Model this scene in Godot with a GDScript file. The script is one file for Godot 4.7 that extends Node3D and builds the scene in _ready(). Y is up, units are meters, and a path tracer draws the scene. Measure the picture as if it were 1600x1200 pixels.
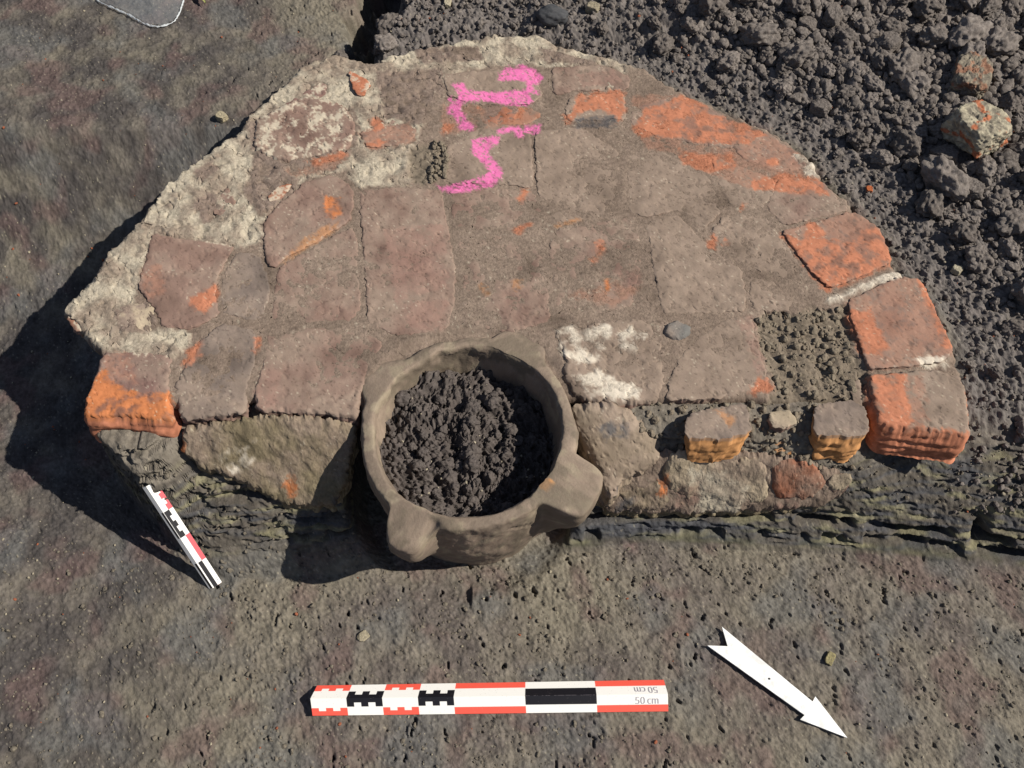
extends Node3D
# An excavated brick oven floor with a stone mortar set in its front edge, seen from above in sunlight.
# Units are metres; y = 0 is the trench floor, the oven floor lies 0.20 above it.

const OUTLINE := [-594,-638,-605,-655,-602,-716,-640,-755,-677,-793,-673,-816,-657,-837,-637,-905,-607,-954,-574,-1048,-526,-1107,-470,-1166,-456,-1207,-418,-1267,-379,-1327,-334,-1355,-295,-1352,-259,-1337,-175,-1374,-117,-1389,-47,-1408,35,-1413,82,-1386,162,-1355,241,-1322,293,-1267,367,-1217,438,-1171,497,-1115,513,-1060,550,-1005,586,-950,594,-886,604,-859,630,-849,643,-778,649,-724,652,-676,646,-626,631,-610,578,-615,516,-620,503,-638,457,-644,429,-644,365,-638,338,-644,274,-641,219,-641,182,-641,146,-644,78,-646,0,-646,-64,-646,-146,-646,-218,-634,-292,-641,-367,-644,-469,-634]
var BRICKS := [
	[[-602,-723,-550,-724,-496,-718,-494,-678,-486,-626,-476,-607,-542,-615,-605,-613,-608,-648], 2, "plum", 0.15, 48, 7, "brick", "bright orange corner brick with a grey purple upper crust", [200, 0, 0], "orange", 1],
	[[-596,-804,-544,-813,-527,-764,-484,-749,-484,-727,-551,-727,-595,-727,-603,-772], 0, "pale", 0.3, 30, 6, "brick", "brick smeared with whitish lime mortar", [200, 0, 0], "mauve", 1],
	[[-676,-796,-654,-804,-640,-784,-639,-761,-657,-764], -3, "red", 0.3, 30, 5, "brick", "", [200, 0, 0], "mauve", 1],
	[[-571,-943,-511,-930,-438,-921,-440,-905,-453,-861,-452,-819,-440,-788,-477,-761,-520,-764,-542,-802,-573,-837], 2, "mauve", 0.15, 40, 4, "brick", "smooth mauve brick with an orange corner", [200, 0, 0], "mauve", 1],
	[[-468,-1044,-449,-1003,-440,-969,-485,-987,-479,-1014], 1, "mauve", 0.25, 30, 3, "brick", "", [200, 0, 0], "mauve", 1],
	[[-432,-909,-396,-902,-382,-868,-373,-849,-369,-823,-376,-775,-434,-789,-444,-819,-447,-861], 0, "slate", 0.35, 45, 4, "brick", "", [200, 0, 0], "mauve", 1],
	[[-377,-1003,-339,-1052,-297,-1066,-265,-1044,-257,-1016,-258,-969,-304,-930,-355,-892,-373,-870,-389,-905,-397,-969], 3, "mauve", 0.35, 40, 5, "brick", "", [200, 0, 0], "mauve", 1],
	[[-364,-876,-303,-924,-254,-958,-243,-918,-229,-802,-238,-778,-354,-772,-365,-778,-362,-823], 0, "mauve", 0.5, 45, 4, "brick", "", [200, 0, 0], "mauve", 1],
	[[-462,-742,-436,-774,-379,-761,-374,-711,-379,-662,-377,-622,-464,-610,-486,-657,-480,-698], 1, "slate", 0.45, 45, 6, "brick", "", [200, 0, 0], "mauve", 1],
	[[-368,-763,-287,-768,-215,-760,-187,-738,-209,-689,-217,-646,-217,-612,-290,-621,-363,-624,-371,-655,-366,-711], 1, "mauve", 0.5, 45, 6, "brick", "", [200, 0, 0], "mauve", 1],
	[[-250,-1034,-189,-1040,-115,-1034,-98,-937,-88,-874,-86,-813,-96,-762,-166,-749,-215,-770,-232,-899], 2, "mauve", 0.6, 45, 4, "brick", "", [200, 0, 0], "mauve", 1],
	[[-78,-896,-10,-933,50,-904,55,-849,58,-778,0,-756,-60,-770,-76,-813], 0, "mauve", 0.65, 45, 4, "brick", "", [200, 0, 0], "mauve", 1.5],
	[[-103,-1034,-42,-1042,35,-1029,61,-966,0,-942,-81,-901,-93,-950], 0, "mauve", 0.65, 45, 3, "brick", "", [200, 0, 0], "mauve", 1.5],
	[[39,-1165,115,-1178,179,-1120,182,-1030,175,-988,108,-968,68,-968,41,-1033], 1, "dusty", 0.8, 45, 3, "brick", "", [200, 0, 0], "mauve", 1],
	[[63,-950,107,-958,180,-979,202,-960,200,-874,182,-804,135,-792,67,-785,63,-861,56,-905], -1, "mauve", 0.7, 45, 4, "brick", "", [200, 0, 0], "mauve", 2],
	[[214,-967,268,-984,298,-936,338,-887,357,-873,353,-794,270,-790,225,-791,219,-874], 2, "dusty", 0.85, 45, 4, "brick", "", [200, 0, 0], "mauve", 1],
	[[192,-1113,248,-1125,327,-1063,339,-989,306,-952,271,-993,216,-977,187,-989], 1, "dusty", 0.85, 45, 3, "brick", "", [200, 0, 0], "mauve", 1],
	[[-107,-1135,-44,-1186,32,-1171,35,-1037,-42,-1051,-105,-1045,-117,-1086], 2, "dusty", 0.65, 45, 3, "brick", "", [200, 0, 0], "mauve", 1],
	[[-262,-1165,-210,-1195,-160,-1172,-173,-1138,-243,-1126], 1, "mauve", 0.6, 30, 3, "brick", "", [200, 0, 0], "mauve", 1],
	[[-441,-1193,-359,-1251,-290,-1226,-263,-1174,-275,-1123,-333,-1109,-385,-1094,-437,-1123], 5, "mauve", 0.5, 30, 8, "brick", "brick smeared with mortar at the upper left rim", [200, 0, 0], "mauve", 1.6],
	[[-401,-1221,-340,-1281,-326,-1280,-326,-1251,-368,-1229], 3, "plum", 0.05, 25, 3, "brick", "", [200, 0, 0], "mauve", 1],
	[[-292,-1310,-273,-1299,-247,-1278,-261,-1241,-278,-1259], 5, "orange", 0, 25, 2, "brick", "small bright orange chip set in the mortar", [200, 0, 0], "mauve", 1],
	[[-398,-1008,-388,-1037,-363,-1049,-364,-1030,-384,-1008], 3, "red", 0.1, 25, 2, "brick", "", [200, 0, 0], "mauve", 1],
	[[-61,-1226,28,-1226,55,-1204,22,-1180,-44,-1183,-66,-1204], 0, "red", 0.5, 30, 3, "brick", "", [200, 0, 0], "mauve", 1],
	[[-126,-1306,34,-1319,56,-1251,33,-1230,-67,-1230,-112,-1251], 2, "dusty", 0.7, 35, 4, "brick", "", [200, 0, 0], "mauve", 1],
	[[71,-1322,161,-1330,211,-1299,203,-1264,113,-1264,73,-1252], 1, "mauve", 0.7, 35, 4, "brick", "", [200, 0, 0], "mauve", 1],
	[[101,-1249,197,-1260,196,-1192,177,-1195,99,-1189,91,-1212], 2, "dusty", 0.6, 35, 4, "brick", "", [200, 0, 0], "mauve", 1],
	[[207,-1226,292,-1254,340,-1226,373,-1195,376,-1125,309,-1138,250,-1153,204,-1181], 2, "mauve", 0.5, 45, 4, "brick", "", [200, 0, 0], "mauve", 1],
	[[363,-1200,437,-1163,488,-1106,494,-1083,441,-1073,386,-1102,375,-1126], 1, "mauve", 0.5, 45, 4, "brick", "", [200, 0, 0], "mauve", 1],
	[[335,-1112,431,-1059,432,-1030,402,-992,353,-1004,335,-1063], 1, "dusty", 0.75, 45, 3, "brick", "", [200, 0, 0], "mauve", 1],
	[[440,-1062,511,-1055,531,-1015,545,-991,434,-959,410,-996], 2, "mauve", 0.6, 45, 4, "brick", "", [200, 0, 0], "mauve", 1],
	[[428,-946,547,-987,582,-955,591,-899,585,-881,485,-834,462,-868], 4, "mauve", 0.6, 45, 4, "brick", "orange brick with grey crust at its upper edge beside the soil", [200, 0, 0], "mauve", 1],
	[[312,-942,341,-981,402,-985,422,-949,455,-868,443,-849,377,-869,349,-890], 0, "dusty", 0.75, 45, 4, "brick", "", [200, 0, 0], "mauve", 1.5],
	[[367,-857,446,-842,472,-828,454,-797,367,-793,361,-813], -1, "dusty", 0.75, 45, 5, "brick", "", [200, 0, 0], "mauve", 1.6],
	[[508,-812,597,-857,628,-849,638,-790,648,-722,625,-702,516,-689,510,-755], 5, "mauve", 0.5, 50, 4, "brick", "brick with orange long edges and grey crust between them", [200, 0, 0], "mauve", 1],
	[[512,-682,615,-690,648,-675,645,-626,638,-581,573,-591,515,-597,513,-631], 6, "dusty", 0.35, 52, 6, "brick", "bright orange end brick with a square of grey crust", [200, 0, 0], "orange", 1],
	[[284,-754,322,-781,360,-785,364,-733,370,-678,372,-663,292,-643,221,-640,225,-673,247,-716], 2, "dusty", 0.7, 45, 4, "brick", "wedge shaped grey brick beside the soil pocket", [200, 0, 0], "mauve", 1],
	[[63,-764,134,-778,192,-783,223,-764,225,-711,221,-667,208,-638,146,-635,93,-646,76,-678,73,-715], 1, "dusty", 0.6, 30, 8, "brick", "uneven lump smeared with white lime beside the stone mortar", [200, 0, 0], "mauve", 1.65],
	[[230,-772,248,-778,266,-769,266,-753,252,-742,229,-744,225,-758], 6, "bluegrey", 0.1, 12, 10, "pebble", "rounded blue grey pebble lodged in the joint", [200, 0, 0], "mauve", 0.6],
	[[246,-615,272,-624,331,-636,334,-610,335,-589,294,-577,239,-579], 4, "slate", 0.5, 50, 3, "brick", "broken brick piece with an ochre break, shadowed on its left", [200, 0, 0], "ochre", 1],
	[[429,-634,488,-639,501,-626,500,-587,473,-581,447,-585,422,-584], 2, "slate", 0.55, 58, 3, "brick", "broken brick piece with a jagged ochre break by the end brick", [200, 0, 0], "ochre", 1],
	[[488,-667,506,-683,499,-626,488,-626], -4, "dusty", 0.7, 30, 3, "brick", "", [200, 0, 0], "mauve", 1],
	[[362,-622,392,-628,404,-610,383,-593,365,-601], -2, "pale", 0.5, 30, 5, "brick", "", [200, 0, 0], "mauve", 2],
	[[373,-591,397,-596,417,-591,414,-576,380,-576], 0, "ochre", 0.35, 25, 4, "brick", "", [150, -1.2, -575], "ochre", 2],
	[[-469,-603,-426,-607,-361,-614,-289,-614,-223,-607,-222,-589,-234,-569,-238,-541,-261,-517,-335,-521,-397,-548,-441,-558,-473,-572], 0, "olive", 0.4, 40, 10, "mortar_face", "mortar coated lower brick course left of the stone mortar", [105, -1.06, -525], "olive", 3.2],
	[[221,-570,241,-575,293,-568,356,-570,374,-557,378,-533,332,-527,274,-533,235,-540,216,-554], 0, "pale", 0.5, 40, 9, "brick", "lower brick crusted with pale mortar", [138, -2, -560], "pale", 2.6],
	[[369,-560,390,-566,424,-566,453,-556,458,-541,436,-533,389,-533], 2, "red", 0.5, 40, 8, "brick", "", [138, -2, -560], "red", 2.5],
	[[97,-560,149,-551,218,-575,272,-578,355,-574,422,-570,460,-561,493,-554,491,-538,458,-527,333,-523,229,-522,143,-523,117,-540], -6, "dusty", 0.5, 34, 10, "mortar_face", "crust of pale mortar and rubble under the broken bricks right of the stone mortar", [138, -2, -560], "olive", 3],
	[[148,-544,172,-551,213,-553,233,-538,270,-530,228,-524,167,-524], -2, "olive", 0.5, 30, 9, "mortar_lump", "", [138, -2, -560], "olive", 3],
	[[458,-554,485,-558,497,-551,485,-542,464,-544], -1, "pale", 0.4, 30, 4, "mortar_lump", "", [138, -2, -560], "mauve", 2],
	[[78,-625,114,-632,147,-632,187,-613,214,-586,212,-561,191,-549,161,-541,145,-515,129,-523,114,-560,96,-590], 6, "stone", 0.4, 60, 22, "stone", "large grey stone with dark blue stains leaning right of the stone mortar", [178, -0.75, -600], "stone", 1.3],
]
var PAINT := [
	["mortar", [-678,-796,-637,-905,-608,-956,-574,-1051,-471,-1169,-418,-1270,-380,-1335,-303,-1369,-175,-1386,-47,-1417,35,-1424,94,-1391,163,-1362,230,-1325,200,-1312,150,-1335,69,-1325,0,-1332,-92,-1315,-125,-1283,-123,-1227,-159,-1174,-162,-1129,-168,-1044,-256,-1041,-276,-1077,-338,-1060,-375,-1016,-400,-983,-399,-924,-433,-914,-517,-934,-572,-945,-574,-837,-581,-804,-525,-764,-476,-758,-481,-727,-496,-711,-602,-723,-640,-755]],
	["stain", [-453,-1186,-368,-1232,-276,-1223,-260,-1166,-271,-1112,-351,-1080,-430,-1083]],
	["stain", [-246,-1312,-126,-1319,-120,-1227,-159,-1178,-221,-1201]],
	["stain", [-431,-1083,-383,-1083,-348,-1051,-375,-1016,-406,-976,-440,-1030]],
	["stain", [-600,-802,-548,-809,-530,-764,-556,-753,-587,-761]],
	["stain", [-519,-1003,-492,-1030,-470,-989,-491,-963]],
	["stain", [-186,-1374,-70,-1379,-46,-1345,-161,-1332]],
	["stain", [47,-1374,150,-1340,144,-1332,58,-1335]],
	["stain", [-531,-1072,-503,-1100,-485,-1083,-511,-1051]],
	["dirt", [-173,-1132,-119,-1141,-108,-1115,-111,-1065,-152,-1041,-169,-1065]],
	["dirt", [365,-778,391,-797,424,-788,453,-802,483,-794,506,-809,514,-755,499,-724,515,-700,510,-655,485,-626,424,-626,363,-630,380,-667,364,-727]],
	["lime", [61,-758,91,-771,115,-764,144,-772,152,-750,132,-727,136,-711,98,-698,77,-716]],
	["lime", [74,-676,121,-691,148,-676,184,-661,183,-644,146,-642,101,-648]],
	["lime", [157,-755,177,-764,200,-755,188,-722,158,-716]],
	["lime", [471,-811,519,-837,595,-871,604,-859,539,-835,507,-823,484,-804]],
	["lime", [585,-708,639,-711,633,-695,596,-698]],
	["lime", [376,-1223,441,-1192,467,-1162,432,-1166,387,-1200]],
	["lime", [471,-1115,504,-1103,514,-1052,496,-1055,479,-1083]],
	["mortar", [-543,-758,-514,-764,-484,-750,-486,-727,-529,-733,-545,-744]],
	["mortar", [255,-565,309,-553,337,-531,317,-517,271,-531]],
	["mortar", [148,-1302,166,-1307,183,-1275,169,-1267]],
	["mortar", [274,-1177,292,-1181,292,-1159,275,-1156]],
	["mortar", [-378,-1235,-336,-1238,-328,-1220,-366,-1212]],
	["mortar", [-285,-1235,-268,-1227,-252,-1174,-261,-1151,-278,-1189]],
	["mortar", [-398,-1204,-383,-1210,-375,-1189,-390,-1180]],
	["mortar", [-328,-1166,-307,-1174,-300,-1156,-317,-1147]],
	["mortar", [252,-563,309,-557,347,-544,335,-522,271,-526]],
	["mortar", [342,-507,378,-489,354,-472,299,-474]],
	["lime", [200,-515,218,-519,225,-503,207,-496]],
	["lime", [138,-498,160,-503,167,-484,146,-479]],
	["lime", [425,-522,440,-524,433,-507,422,-505]],
	["lime", [455,-531,467,-524,456,-512]],
	["lime", [292,-522,314,-528,329,-507,319,-484,301,-491]],
	["lime", [260,-507,278,-512,280,-496,265,-493]],
	["lime", [-244,-526,-228,-538,-223,-503,-240,-500]],
	["lime", [-323,-493,-302,-498,-284,-489,-300,-481]],
	["lime", [-418,-575,-375,-585,-359,-597,-365,-575,-401,-553]],
	["orange", [116,-1257,158,-1262,199,-1262,194,-1207,183,-1186,175,-1207,144,-1217,116,-1207,97,-1189,106,-1223]],
	["orange", [228,-1220,274,-1235,298,-1256,335,-1232,341,-1204,369,-1201,375,-1174,381,-1137,314,-1138,292,-1151,270,-1153,218,-1150,206,-1174,221,-1197]],
	["orange", [276,-1129,312,-1115,371,-1115,372,-1080,319,-1075,286,-1094]],
	["orange", [354,-1204,412,-1177,439,-1159,416,-1150,401,-1135,364,-1144]],
	["orange", [390,-1052,446,-1072,510,-1060,518,-1022,484,-1030,440,-1030,398,-1033]],
	["orange", [423,-1100,445,-1103,446,-1089,424,-1086]],
	["orange", [-61,-1223,-11,-1227,22,-1223,17,-1197,-33,-1189]],
	["orange", [-248,-1189,-232,-1197,-219,-1174,-235,-1166]],
	["orange", [-121,-1181,-103,-1184,-105,-1162,-120,-1163]],
	["orange", [423,-946,438,-937,457,-929,474,-968,488,-963,496,-932,535,-921,570,-955,586,-946,596,-884,479,-828,459,-868,442,-905]],
	["orange", [502,-792,526,-792,543,-797,543,-767,552,-725,542,-714,511,-714,507,-755]],
	["orange", [621,-852,634,-852,645,-802,652,-727,635,-722,630,-778,622,-813]],
	["orange", [509,-680,566,-685,562,-646,563,-607,574,-597,641,-585,636,-563,492,-565,506,-626]],
	["orange", [338,-656,356,-678,370,-680,375,-659,339,-648]],
	["orange", [-481,-693,-478,-722,-462,-741,-456,-733,-465,-704]],
	["orange", [-383,-744,-376,-749,-372,-722,-379,-719]],
	["orange", [-489,-818,-457,-842,-445,-823,-463,-790,-482,-799]],
	["orange", [8,-1014,20,-1041,28,-1031,16,-1005]],
	["orange", [129,-927,144,-929,145,-905,132,-896]],
	["orange", [121,-894,134,-896,129,-881]],
	["orange", [0,-952,29,-969,33,-960,6,-942]],
	["orange", [-253,-1135,-228,-1147,-209,-1141,-227,-1129]],
	["orange", [-343,-1100,-291,-1118,-274,-1115,-300,-1097,-331,-1089]],
	["orange", [312,-934,319,-945,326,-934,318,-909,309,-914]],
	["orange", [334,-934,344,-927,331,-919]],
	["orange", [370,-1005,376,-1008,374,-992,368,-992]],
	["orange", [89,-1204,100,-1207,101,-1186,90,-1183]],
	["bright", [-615,-641,-601,-678,-596,-694,-578,-676,-561,-660,-537,-655,-513,-649,-492,-657,-472,-600,-468,-565,-602,-570]],
	["bright", [-308,-1022,-281,-1014,-272,-981,-287,-971,-302,-989]],
	["bright", [-331,-546,-318,-553,-310,-538,-323,-529]],
	["bright", [213,-553,226,-557,228,-544,216,-536]],
	["bright", [46,-519,58,-524,60,-515,50,-510]],
	["bright", [142,-854,150,-859,149,-835,143,-830]],
	["ochrestreak", [-335,-921,-306,-952,-275,-966,-285,-945,-322,-915,-359,-884]],
	["ochrestreak", [283,-626,296,-630,313,-600,303,-597]],
	["ochrestreak", [68,-963,108,-976,111,-971,69,-956]],
	["ochrestreak", [-51,-844,-47,-847,-35,-825,-39,-822]],
	["ochrestreak", [0,-849,12,-854,16,-837,4,-830]],
	["wash", [507,-813,597,-857,630,-849,649,-722,625,-700,516,-689,510,-755]],
	["wash", [378,-1126,441,-1075,492,-1083,482,-1115,436,-1156]],
	["wash", [428,-946,547,-989,587,-956,593,-899,484,-831,462,-868]],
	["wash", [208,-1251,293,-1257,222,-1220,206,-1226]],
	["wash", [260,-1141,378,-1126,427,-1089,492,-1083,516,-1022,460,-1025,378,-1041,319,-1075]],
	["wash", [-123,-1235,-61,-1229,-60,-1171,-120,-1156]],
	["wash", [-61,-1227,33,-1223,38,-1180,-44,-1174]],
	["wash", [204,-1189,283,-1151,290,-1115,227,-1126]],
	["wash", [545,-989,584,-956,547,-934,499,-950]],
	["wash", [591,-849,630,-849,643,-778,623,-755,603,-813]],
	["wash", [564,-678,593,-683,585,-605,562,-605]],
	["wash", [-407,-1100,-344,-1115,-274,-1112,-297,-1075,-371,-1065]],
	["wash", [-262,-1162,-176,-1189,-163,-1144,-237,-1122]],
	["wash", [-576,-874,-548,-884,-527,-825,-554,-813]],
	["wash", [-601,-716,-564,-722,-539,-667,-589,-683]],
	["wash", [78,-825,157,-849,196,-837,155,-802]],
	["pinkish", [336,-781,362,-788,369,-722,366,-678,352,-685,349,-733]],
	["pinkish", [-204,-950,-113,-963,-98,-837,-175,-813]],
	["pinkish", [163,-868,201,-876,196,-843,167,-837]],
	["pinkish", [-56,-1235,11,-1227,0,-1189,-44,-1189]],
	["pinkish", [-175,-813,-97,-813,-105,-761,-153,-761]],
	["pinkish", [-368,-694,-334,-689,-336,-626,-365,-626]],
	["pinkish", [114,-1307,183,-1315,193,-1286,119,-1270]],
	["pinkish", [242,-546,273,-549,273,-531,245,-528]],
	["pinkish", [390,-536,425,-538,416,-498,401,-493]],
	["bluestain", [121,-605,158,-613,166,-597,130,-590]],
	["bluestain", [149,-536,180,-538,178,-519,155,-517]],
	["bluestain", [-262,-526,-236,-531,-229,-498,-254,-496]],
	["bluestain", [105,-1195,177,-1204,178,-1177,110,-1174]],
	["pink", [-24,-1302,-11,-1324,17,-1330,44,-1317,55,-1296,43,-1278,29,-1284,17,-1288,-6,-1288,-24,-1288]],
	["pink", [24,-1289,37,-1286,34,-1257,25,-1257]],
	["pink", [-96,-1272,-73,-1264,-23,-1260,28,-1264,35,-1235,25,-1227,-11,-1229,-45,-1237,-84,-1237,-98,-1226,-102,-1210,-106,-1227,-94,-1248,-100,-1264]],
	["pink", [-106,-1278,-88,-1281,-80,-1262,-92,-1257]],
	["pink", [-105,-1235,-88,-1240,-88,-1217,-78,-1192,-66,-1180,-69,-1169,-89,-1168,-95,-1189,-103,-1207,-115,-1210]],
	["pink", [0,-1174,13,-1177,22,-1154,7,-1151]],
	["pink", [22,-1178,51,-1181,45,-1160,20,-1163]],
	["pink", [-24,-1169,0,-1177,0,-1166,-26,-1159]],
	["pink", [-68,-1147,-44,-1153,-21,-1154,-26,-1137,-40,-1128,-40,-1115,-31,-1100,-17,-1077,-19,-1059,-35,-1042,-63,-1034,-94,-1027,-113,-1030,-123,-1044,-105,-1045,-63,-1056,-43,-1069,-41,-1077,-52,-1097,-66,-1115,-69,-1132]],
	["pink", [37,-1264,50,-1260,47,-1252,37,-1256]],
	["pink", [-112,-1248,-103,-1251,-105,-1238,-113,-1238]],
]
const LEFT_EDGE := [Vector2(-1.507, -0.242), Vector2(-1.452, -0.268), Vector2(-1.400, -0.288), Vector2(-1.359, -0.296), Vector2(-1.327, -0.379), Vector2(-1.166, -0.470), Vector2(-1.048, -0.574), Vector2(-0.954, -0.607), Vector2(-0.905, -0.637), Vector2(-0.793, -0.677), Vector2(-0.716, -0.602), Vector2(-0.646, -0.610), Vector2(-0.610, -0.606), Vector2(-0.565, -0.572)]
const RIGHT_EDGE := [Vector2(-1.420, 0.035), Vector2(-1.355, 0.162), Vector2(-1.267, 0.293), Vector2(-1.171, 0.438), Vector2(-1.115, 0.497), Vector2(-1.060, 0.513), Vector2(-1.005, 0.550), Vector2(-0.950, 0.586), Vector2(-0.886, 0.594), Vector2(-0.849, 0.630), Vector2(-0.724, 0.649), Vector2(-0.579, 0.638), Vector2(-0.507, 0.641)]
const ARROW := [306,-369,421,-264,426,-271,461,-216,400,-240,407,-246,282,-342,311,-341]
const BAG := [-838,-1604,-816,-1589,-765,-1562,-727,-1531,-696,-1520,-668,-1535,-662,-1566,-662,-1604]

const TOP := 0.2
const POT := Vector3(-0.061, 0.0, -0.595)

# base colours (linear)
const CLAY := {
	"mauve": Color(0.222, 0.148, 0.120), "plum": Color(0.189, 0.118, 0.101), "slate": Color(0.186, 0.148, 0.126),
	"dusty": Color(0.232, 0.177, 0.140), "pale": Color(0.435, 0.355, 0.254), "red": Color(0.324, 0.132, 0.079),
	"orange": Color(0.400, 0.160, 0.094), "ochre": Color(0.450, 0.225, 0.095), "bluegrey": Color(0.135, 0.130, 0.122),
	"olive": Color(0.218, 0.178, 0.117), "stone": Color(0.242, 0.189, 0.139), "mortar": Color(0.500, 0.440, 0.340),
	"lime": Color(0.620, 0.550, 0.450), "dirt": Color(0.200, 0.165, 0.125), "bright": Color(0.430, 0.158, 0.068),
	"ochrestreak": Color(0.430, 0.200, 0.085), "pinkish": Color(0.290, 0.165, 0.135), "bluestain": Color(0.086, 0.084, 0.088),
	"wash": Color(0.335, 0.168, 0.115), "stain": Color(0.225, 0.172, 0.143), "pink": Color(0.660, 0.160, 0.360), "dust": Color(0.240, 0.184, 0.146),
}
const STRENGTH := {"mortar": 0.92, "dirt": 1.0, "lime": 0.9, "orange": 0.95, "bright": 1.0, "ochrestreak": 0.6, "pinkish": 0.4, "stain": 0.85, "wash": 0.5, "bluestain": 0.85, "pink": 1.0}
const PAL := ["", "mortar", "dirt", "lime", "orange", "bright", "ochrestreak", "pinkish", "bluestain", "pink", "stain", "wash"]

# ------------------------------------------------------------------ noise
func fbm(seed_: int, freq: float, octaves := 3, gain := 0.5) -> FastNoiseLite:
	var n := FastNoiseLite.new()
	n.seed = seed_
	n.noise_type = FastNoiseLite.TYPE_SIMPLEX_SMOOTH
	n.frequency = freq
	n.fractal_type = FastNoiseLite.FRACTAL_FBM
	n.fractal_octaves = octaves
	n.fractal_gain = gain
	return n

func cells(seed_: int, freq: float, ret := FastNoiseLite.RETURN_DISTANCE) -> FastNoiseLite:
	var n := FastNoiseLite.new()
	n.seed = seed_
	n.noise_type = FastNoiseLite.TYPE_CELLULAR
	n.frequency = freq
	n.fractal_type = FastNoiseLite.FRACTAL_NONE
	n.cellular_return_type = ret
	n.cellular_jitter = 1.0
	return n

var n_big := fbm(11, 2.2, 3)
var n_mid := fbm(12, 9.0, 3)
var n_fine := fbm(13, 34.0, 3)
var n_tiny := fbm(14, 130.0, 2)
var n_micro := fbm(15, 320.0, 2)
var n_mask := fbm(16, 6.0, 2)
var n_warp := fbm(17, 45.0, 3, 0.6)
var n_warp2 := fbm(18, 45.0, 3, 0.6)
var c_clod := cells(21, 62.0)
var c_crumb := cells(22, 150.0)
var c_crack := cells(23, 75.0, FastNoiseLite.RETURN_DISTANCE2_SUB)
var n_layer := fbm(24, 22.0, 3)
var rng := RandomNumberGenerator.new()

# ------------------------------------------------------------------ small tools
func sm(a: float, b: float, x: float) -> float:
	return smoothstep(a, b, x)

func table(pts: Array, z: float) -> float:
	if z <= pts[0].x:
		return pts[0].y
	for i in range(1, pts.size()):
		if z <= pts[i].x:
			return lerpf(pts[i - 1].y, pts[i].y, (z - pts[i - 1].x) / maxf(pts[i].x - pts[i - 1].x, 0.0001))
	return pts[-1].y

var left_lut := PackedFloat32Array()
var right_lut := PackedFloat32Array()
func make_luts() -> void:
	for i in 1200:
		var z := -1.6 + i * 0.001
		left_lut.append(table(LEFT_EDGE, z))
		right_lut.append(table(RIGHT_EDGE, z))
func left_edge(z: float) -> float:
	return left_lut[clampi(int((z + 1.6) * 1000.0), 0, 1199)]
func right_edge(z: float) -> float:
	return right_lut[clampi(int((z + 1.6) * 1000.0), 0, 1199)]

func tint(c: Color) -> Color:
	return c.linear_to_srgb()

# one mesh from grid data, with smooth normals
func build(v: PackedVector3Array, c: PackedColorArray, idx: PackedInt32Array, ups := false) -> ArrayMesh:
	var n := PackedVector3Array()
	n.resize(v.size())
	for k in range(0, idx.size(), 3):
		var a := idx[k]
		var b := idx[k + 1]
		var d := idx[k + 2]
		var f := (v[d] - v[a]).cross(v[b] - v[a])
		n[a] += f
		n[b] += f
		n[d] += f
	for k in n.size():
		n[k] = n[k].normalized()
	var arr := []
	arr.resize(Mesh.ARRAY_MAX)
	arr[Mesh.ARRAY_VERTEX] = v
	arr[Mesh.ARRAY_NORMAL] = n
	arr[Mesh.ARRAY_COLOR] = c
	arr[Mesh.ARRAY_INDEX] = idx
	var m := ArrayMesh.new()
	m.add_surface_from_arrays(Mesh.PRIMITIVE_TRIANGLES, arr)
	return m

func put(called: String, mesh: Mesh, mat: Material, parent: Node3D, at := Vector3.ZERO) -> MeshInstance3D:
	var o := MeshInstance3D.new()
	o.name = called
	o.mesh = mesh
	o.material_override = null
	for i in mesh.get_surface_count():
		o.set_surface_override_material(i, mat)
	o.position = at
	parent.add_child(o, true)
	return o

var taken := {}
func numbered(called: String) -> String:
	var k: int = taken.get(called, 0)
	taken[called] = k + 1
	return called if k == 0 else "%s_%03d" % [called, k]

func tag(o: Node3D, label: String, category: String, group := "") -> Node3D:
	o.set_meta("label", label)
	o.set_meta("category", category)
	if group:
		o.set_meta("group", group)
	return o

func thing(called: String, label: String, category: String, at := Vector3.ZERO, group := "") -> Node3D:
	var o := Node3D.new()
	o.name = numbered(called)
	o.position = at
	add_child(o)
	return tag(o, label, category, group)

# ------------------------------------------------------------------ materials
func noise_tex(n: FastNoiseLite, size: int, lo: float, hi: float, contrast := 1.0) -> ImageTexture:
	var im := n.get_seamless_image(size, size, false, false, 0.12, true)
	im.convert(Image.FORMAT_L8)
	var d := im.get_data()
	for i in d.size():
		var x := clampf((d[i] / 255.0 - 0.5) * contrast + 0.5, 0.0, 1.0)
		d[i] = mini(255, int(255.0 * lerpf(lo, hi, x)))
	return ImageTexture.create_from_image(Image.create_from_data(size, size, false, Image.FORMAT_L8, d))

func surf(albedo: Texture2D, bump: Texture2D, scale_: float, bump_cm: float, rough := 0.95, spec := 0.25) -> StandardMaterial3D:
	var m := StandardMaterial3D.new()
	m.vertex_color_use_as_albedo = true
	m.vertex_color_is_srgb = true
	m.albedo_texture = albedo
	m.roughness = rough
	m.metallic_specular = spec
	m.uv1_triplanar = true
	m.uv1_world_triplanar = true
	m.uv1_scale = Vector3.ONE * scale_
	if bump:
		m.heightmap_enabled = true
		m.heightmap_texture = bump
		m.heightmap_scale = bump_cm
	return m

var m_soil: StandardMaterial3D
var m_brick: StandardMaterial3D
var m_mortar: StandardMaterial3D
var m_stone: StandardMaterial3D
var m_crumb: StandardMaterial3D

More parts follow.
